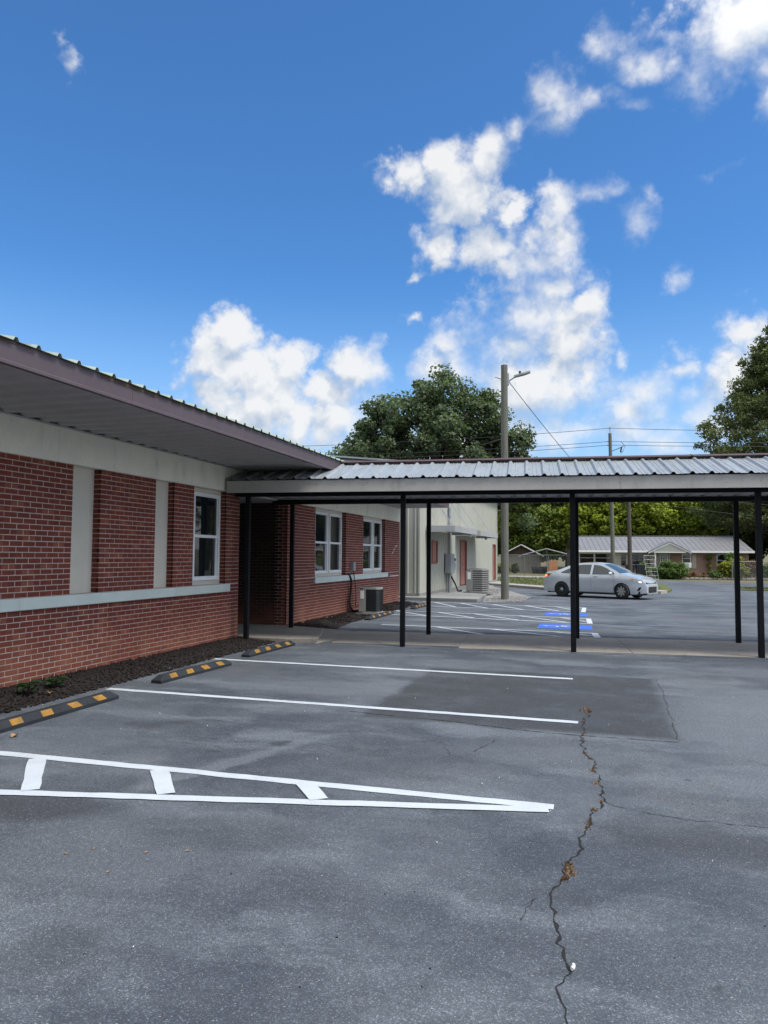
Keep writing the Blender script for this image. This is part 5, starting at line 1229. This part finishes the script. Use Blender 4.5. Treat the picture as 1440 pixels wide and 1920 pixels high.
wire('house_wire', (TP[0] + .2, TP[1], 6.3), (30, 68, 4.8), .4, .014, 'upper thin wire in front of the trees under the canopy')
wire('house_wire', (TP[0] + .2, TP[1], 5.6), (26, 66, 3.9), .4, .014, 'lower thin wire in front of the trees under the canopy')
wire('house_wire', (TP[0] - .2, TP[1], 6.0), (-14, 58, 5.6), .3, .014, 'thin wire running left under the canopy past the pole')
wire('house_wire', (TP[0] - .2, TP[1], 5.5), (-14, 58, 5.0), .3, .014, 'lower thin wire running left behind the light pole')

# ------------------------------------------------------------------ silver sedan
CA = rad(-24.0); car = thing('sedan', 'silver four door sedan facing right beyond the covered walk', 'car', (-.04, 30.85, 0), CA); car.scale = (.915, .93, .94)
ZT = np.array([(-2.31, .60), (-2.27, .80), (-2.20, 1.00), (-2.10, 1.07), (-1.80, 1.10), (-1.62, 1.12), (-1.35, 1.22), (-1.0, 1.355), (-.7, 1.43), (-.3, 1.463), (.1, 1.46), (.4, 1.425), (.65, 1.34), (.95, 1.20), (1.25, 1.045), (1.4, 1.005), (1.7, .95), (2.0, .87), (2.18, .78), (2.28, .66), (2.33, .52)])
ztop = lambda x: float(np.interp(x, ZT[:, 0], ZT[:, 1]))
XR_, XF_, WR = -1.36, 1.36, .355
def zbot(x):
    z = .215 + .05 * max(0, (abs(x) - 1.9) / .4)
    for xc in (XR_, XF_):
        if abs(x - xc) < WR: z = max(z, .315 + math.sqrt(WR ** 2 - (x - xc) ** 2))
    return z
def plan(x):
    t = (x - 1.25) / 1.08 if x > 1.25 else (-1.35 - x) / .97 if x < -1.35 else 0
    return .885 - (.26 if x > 0 else .17) * max(0, t) ** 2.4
def hw(x, z):
    p = plan(x)
    if z < .5: p *= 1 - .06 * ((.5 - z) / .3) ** 1.5
    if z > .72: p -= .05 * min(1, (z - .72) / .25) ** 2
    if z > .97: p -= (z - .97) * .50
    return p
xs = sorted(set(np.round(np.concatenate([np.linspace(-2.31, 2.33, 90)] + [xc + np.array([-1, -.97, -.9, -.8, -.5, .5, .8, .9, .97, 1]) * WR for xc in (XR_, XF_)]), 3)))
NL, NT = 13, 4
B_ = MB()
for x in xs:
    zb_, zt_ = zbot(x), max(ztop(x), zbot(x) + .02); ring = []
    for i in range(NL + 1):
        z = zb_ + (zt_ - zb_) * i / NL; ring.append((x, -hw(x, z), z))
    e = hw(x, zt_)
    for j in range(1, NT): t = j / NT; ring.append((x, -e * (1 - t), zt_ + .028 * math.sin(t * math.pi / 2)))
    ring.append((x, 0, zt_ + .028))
    ring = ring + [(a, -b, c) for a, b, c in ring[-2::-1]]
    B_.v += ring
K_ = 2 * (NL + NT) + 1
for i in range(len(xs) - 1):
    for j in range(K_ - 1): a = i * K_ + j; B_.f.append([a, a + 1, a + K_ + 1, a + K_])
    a = i * K_; B_.f.append([a, a + K_, a + 2 * K_ - 1, a + K_ - 1])
B_.f.append(list(range(K_))); B_.f.append(list(range((len(xs) - 1) * K_, len(xs) * K_)))
body = B_.build('body', 'carpaint', car, smooth=True, **LB)
es = body.modifiers.new('split', 'EDGE_SPLIT'); es.split_angle = rad(38)
MB().box(-2.1, 2.1, -.74, .74, .17, .34).build('underbody', 'tyre', car, **LB)
def sidepoly(name, pts, m, parent, off=.007, sides=(-1, 1)):
    for s in sides:
        mb = MB(); c = np.mean(np.array(pts), axis=0)
        ring = [(x, s * (hw(x, z) + off), z) for x, z in pts]; mb.v = [(c[0], s * (hw(*c) + off), c[1])] + ring
        n_ = len(pts); mb.f = [[0, 1 + i, 1 + (i + 1) % n_] for i in range(n_)]
        mb.build(name, m, parent, **LB)
def dens(pts, k=4):
    out = []
    for (a, b), (c, d) in zip(pts, pts[1:] + pts[:1]): out += [(a + (c - a) * i / k, b + (d - b) * i / k) for i in range(k)]
    return out
sidepoly('side_window', dens([(.06, .985), (.06, 1.385), (.36, 1.355), (.66, 1.25), (1.02, 1.055), (1.05, 1.0)]), 'carglass', car)
sidepoly('side_window', dens([(-.04, .985), (-.04, 1.388), (-.45, 1.385), (-.74, 1.345), (-.94, 1.27), (-.94, 1.0)]), 'carglass', car)
sidepoly('quarter_window', dens([(-.98, 1.0), (-.98, 1.25), (-1.15, 1.17), (-1.42, 1.045), (-1.40, 1.02)]), 'carglass', car)
def toppatch(name, x0, x1, inset, m):
    mb = MB(); n_, k = 8, 9
    for i in range(n_ + 1):
        x = x0 + (x1 - x0) * i / n_; zt_ = ztop(x); e = hw(x, zt_) - inset
        for j in range(k + 1): y = -e + 2 * e * j / k; t = 1 - abs(y) / hw(x, zt_); mb.v.append((x, y, zt_ + .028 * math.sin(t * math.pi / 2) + .008))
    for i in range(n_):
        for j in range(k): a = i * (k + 1) + j; mb.f.append([a, a + 1, a + k + 2, a + k + 1])
    mb.build(name, m, car, smooth=True, **LB)
toppatch('windscreen', .50, 1.27, .05, 'carglass'); toppatch('rear_window', -1.58, -.86, .07, 'carglass')
for xc, al in ((XR_, False), (XF_, True)):
    for s in (-1, 1):
        w = thing_w = MB().lathe([(.20, -.10), (.30, -.105), (.322, -.08), (.325, 0), (.322, .08), (.30, .105), (.20, .10)], n=32, axis='Y', cap=False).build('wheel', 'tyre', car, smooth=True, **LB)
        w.location = (xc, s * .775, .325)
        if al: w.rotation_euler = (0, 0, rad(-9))
        rm_ = MB().lathe([(.0, s * .075), (.205, s * .075), (.215, s * .098), (.20, s * .10)], n=28, axis='Y', cap=False).build('rim', 'tyre' if not al else 'binblack', w, **LB)
        q = MB()
        if al:
            for k in range(8):
                a = k * math.pi / 4; c0, s0 = math.cos(a), math.sin(a); wd = .032
                yv = s * .094
                q.poly([(c0 * .03 - s0 * wd, yv, s0 * .03 + c0 * wd), (c0 * .205 - s0 * wd * 1.3, yv, s0 * .205 + c0 * wd * 1.3), (c0 * .205 + s0 * wd * 1.3, yv, s0 * .205 - c0 * wd * 1.3), (c0 * .03 + s0 * wd, yv, s0 * .03 - c0 * wd)])
            q.lathe([(.0, s * .099), (.05, s * .099), (.05, s * .08)], n=14, axis='Y'); q.build('hubcap', 'alum', w, **LB)
        else:
            q.lathe([(.0, s * .105), (.035, s * .105), (.07, s * .082)], n=14, axis='Y')
            for k in range(5): a = k * 1.2566; q.lathe([(.012, s * .09), (.012, s * .10)], (math.cos(a) * .1, 0, math.sin(a) * .1), 8, 'Y')
            q.build('hub', 'greymetal', w, **LB)
for s in (-1, 1):
    mr = MB().lathe([(.0, -.10), (.07, -.09), (.09, 0), (.08, .07), (.0, .09)], n=14, axis='Y').build('mirror', 'carpaint', car, smooth=True, **LB); mr.location = (.93, s * .97, 1.04); mr.scale = (.8, 1, .85)
    for xh in (.20, -.80): MB().box(xh - .10, xh + .10, s * (hw(xh, .90) + .004) - .012, s * (hw(xh, .90) + .004) + .012, .885, .912).build('door_handle', 'alum', car, bevel=.006, **LB)
for xd, z0, z1 in ((.01, .30, .985), (-.99, .68, 1.0), (1.06, .40, .99)):
    for s in (-1, 1):
        zz = np.linspace(z0, z1, 8); MB().tube([(xd - .04 * (1 - (z - z0) / (z1 - z0)) * (1 if xd > .5 else 0), s * (hw(xd, z) + .000), z) for z in zz], .004, 5).build('door_seam', 'binblack', car, **LB)
for s in (-1, 1): MB().box(-1.0, 1.0, s * .842 - .02, s * .842 + .02, .20, .255).build('rocker_strip', 'tyre', car, **LB)
sidepoly('tail_lamp', dens([(-2.24, .84), (-2.17, .98), (-1.86, .985), (-2.0, .90), (-2.2, .83)], 3), 'tail', car, .009)
sidepoly('brake_lamp', dens([(-2.235, .845), (-2.20, .93), (-2.08, .93), (-2.12, .86)], 2), 'tail_lit', car, .016)
sidepoly('headlamp', dens([(1.70, .84), (1.95, .835), (2.17, .735), (2.20, .665), (2.05, .675), (1.85, .745)], 3), 'lensgrey', car, .008)
sidepoly('headlamp_bulb', dens([(2.06, .69), (2.06, .755), (2.15, .735), (2.16, .68)], 2), 'lens', car, .016)
sidepoly('marker_lamp', dens([(1.70, .825), (1.72, .85), (1.90, .825), (1.86, .79)], 2), 'orange', car, .013)
sidepoly('fog_pocket', dens([(1.98, .36), (2.06, .50), (2.16, .52), (2.08, .37)], 3), 'tyre', car, .009)
def nose(name, z0, z1, y0, y1, m, dx=.012):
    mb = MB(); n_ = 8
    for i in range(n_ + 1):
        y = y0 + (y1 - y0) * i / n_
        for z in (z0, z1):
            lo, hi = 1.6, 2.33
            for _ in range(30):
                md_ = (lo + hi) / 2
                if hw(md_, z) > abs(y) and ztop(md_) > z: lo = md_
                else: hi = md_
            mb.v.append((lo + dx, y, z))
    for i in range(n_): a = 2 * i; mb.f.append([a, a + 2, a + 3, a + 1])
    mb.build(name, m, car, **LB)
nose('grille', .28, .52, -.42, .42, 'tyre', .02); nose('upper_grille', .64, .70, -.58, .58, 'tyre', .015); nose('front_lip', .215, .27, -.6, .6, 'greymetal', .022)
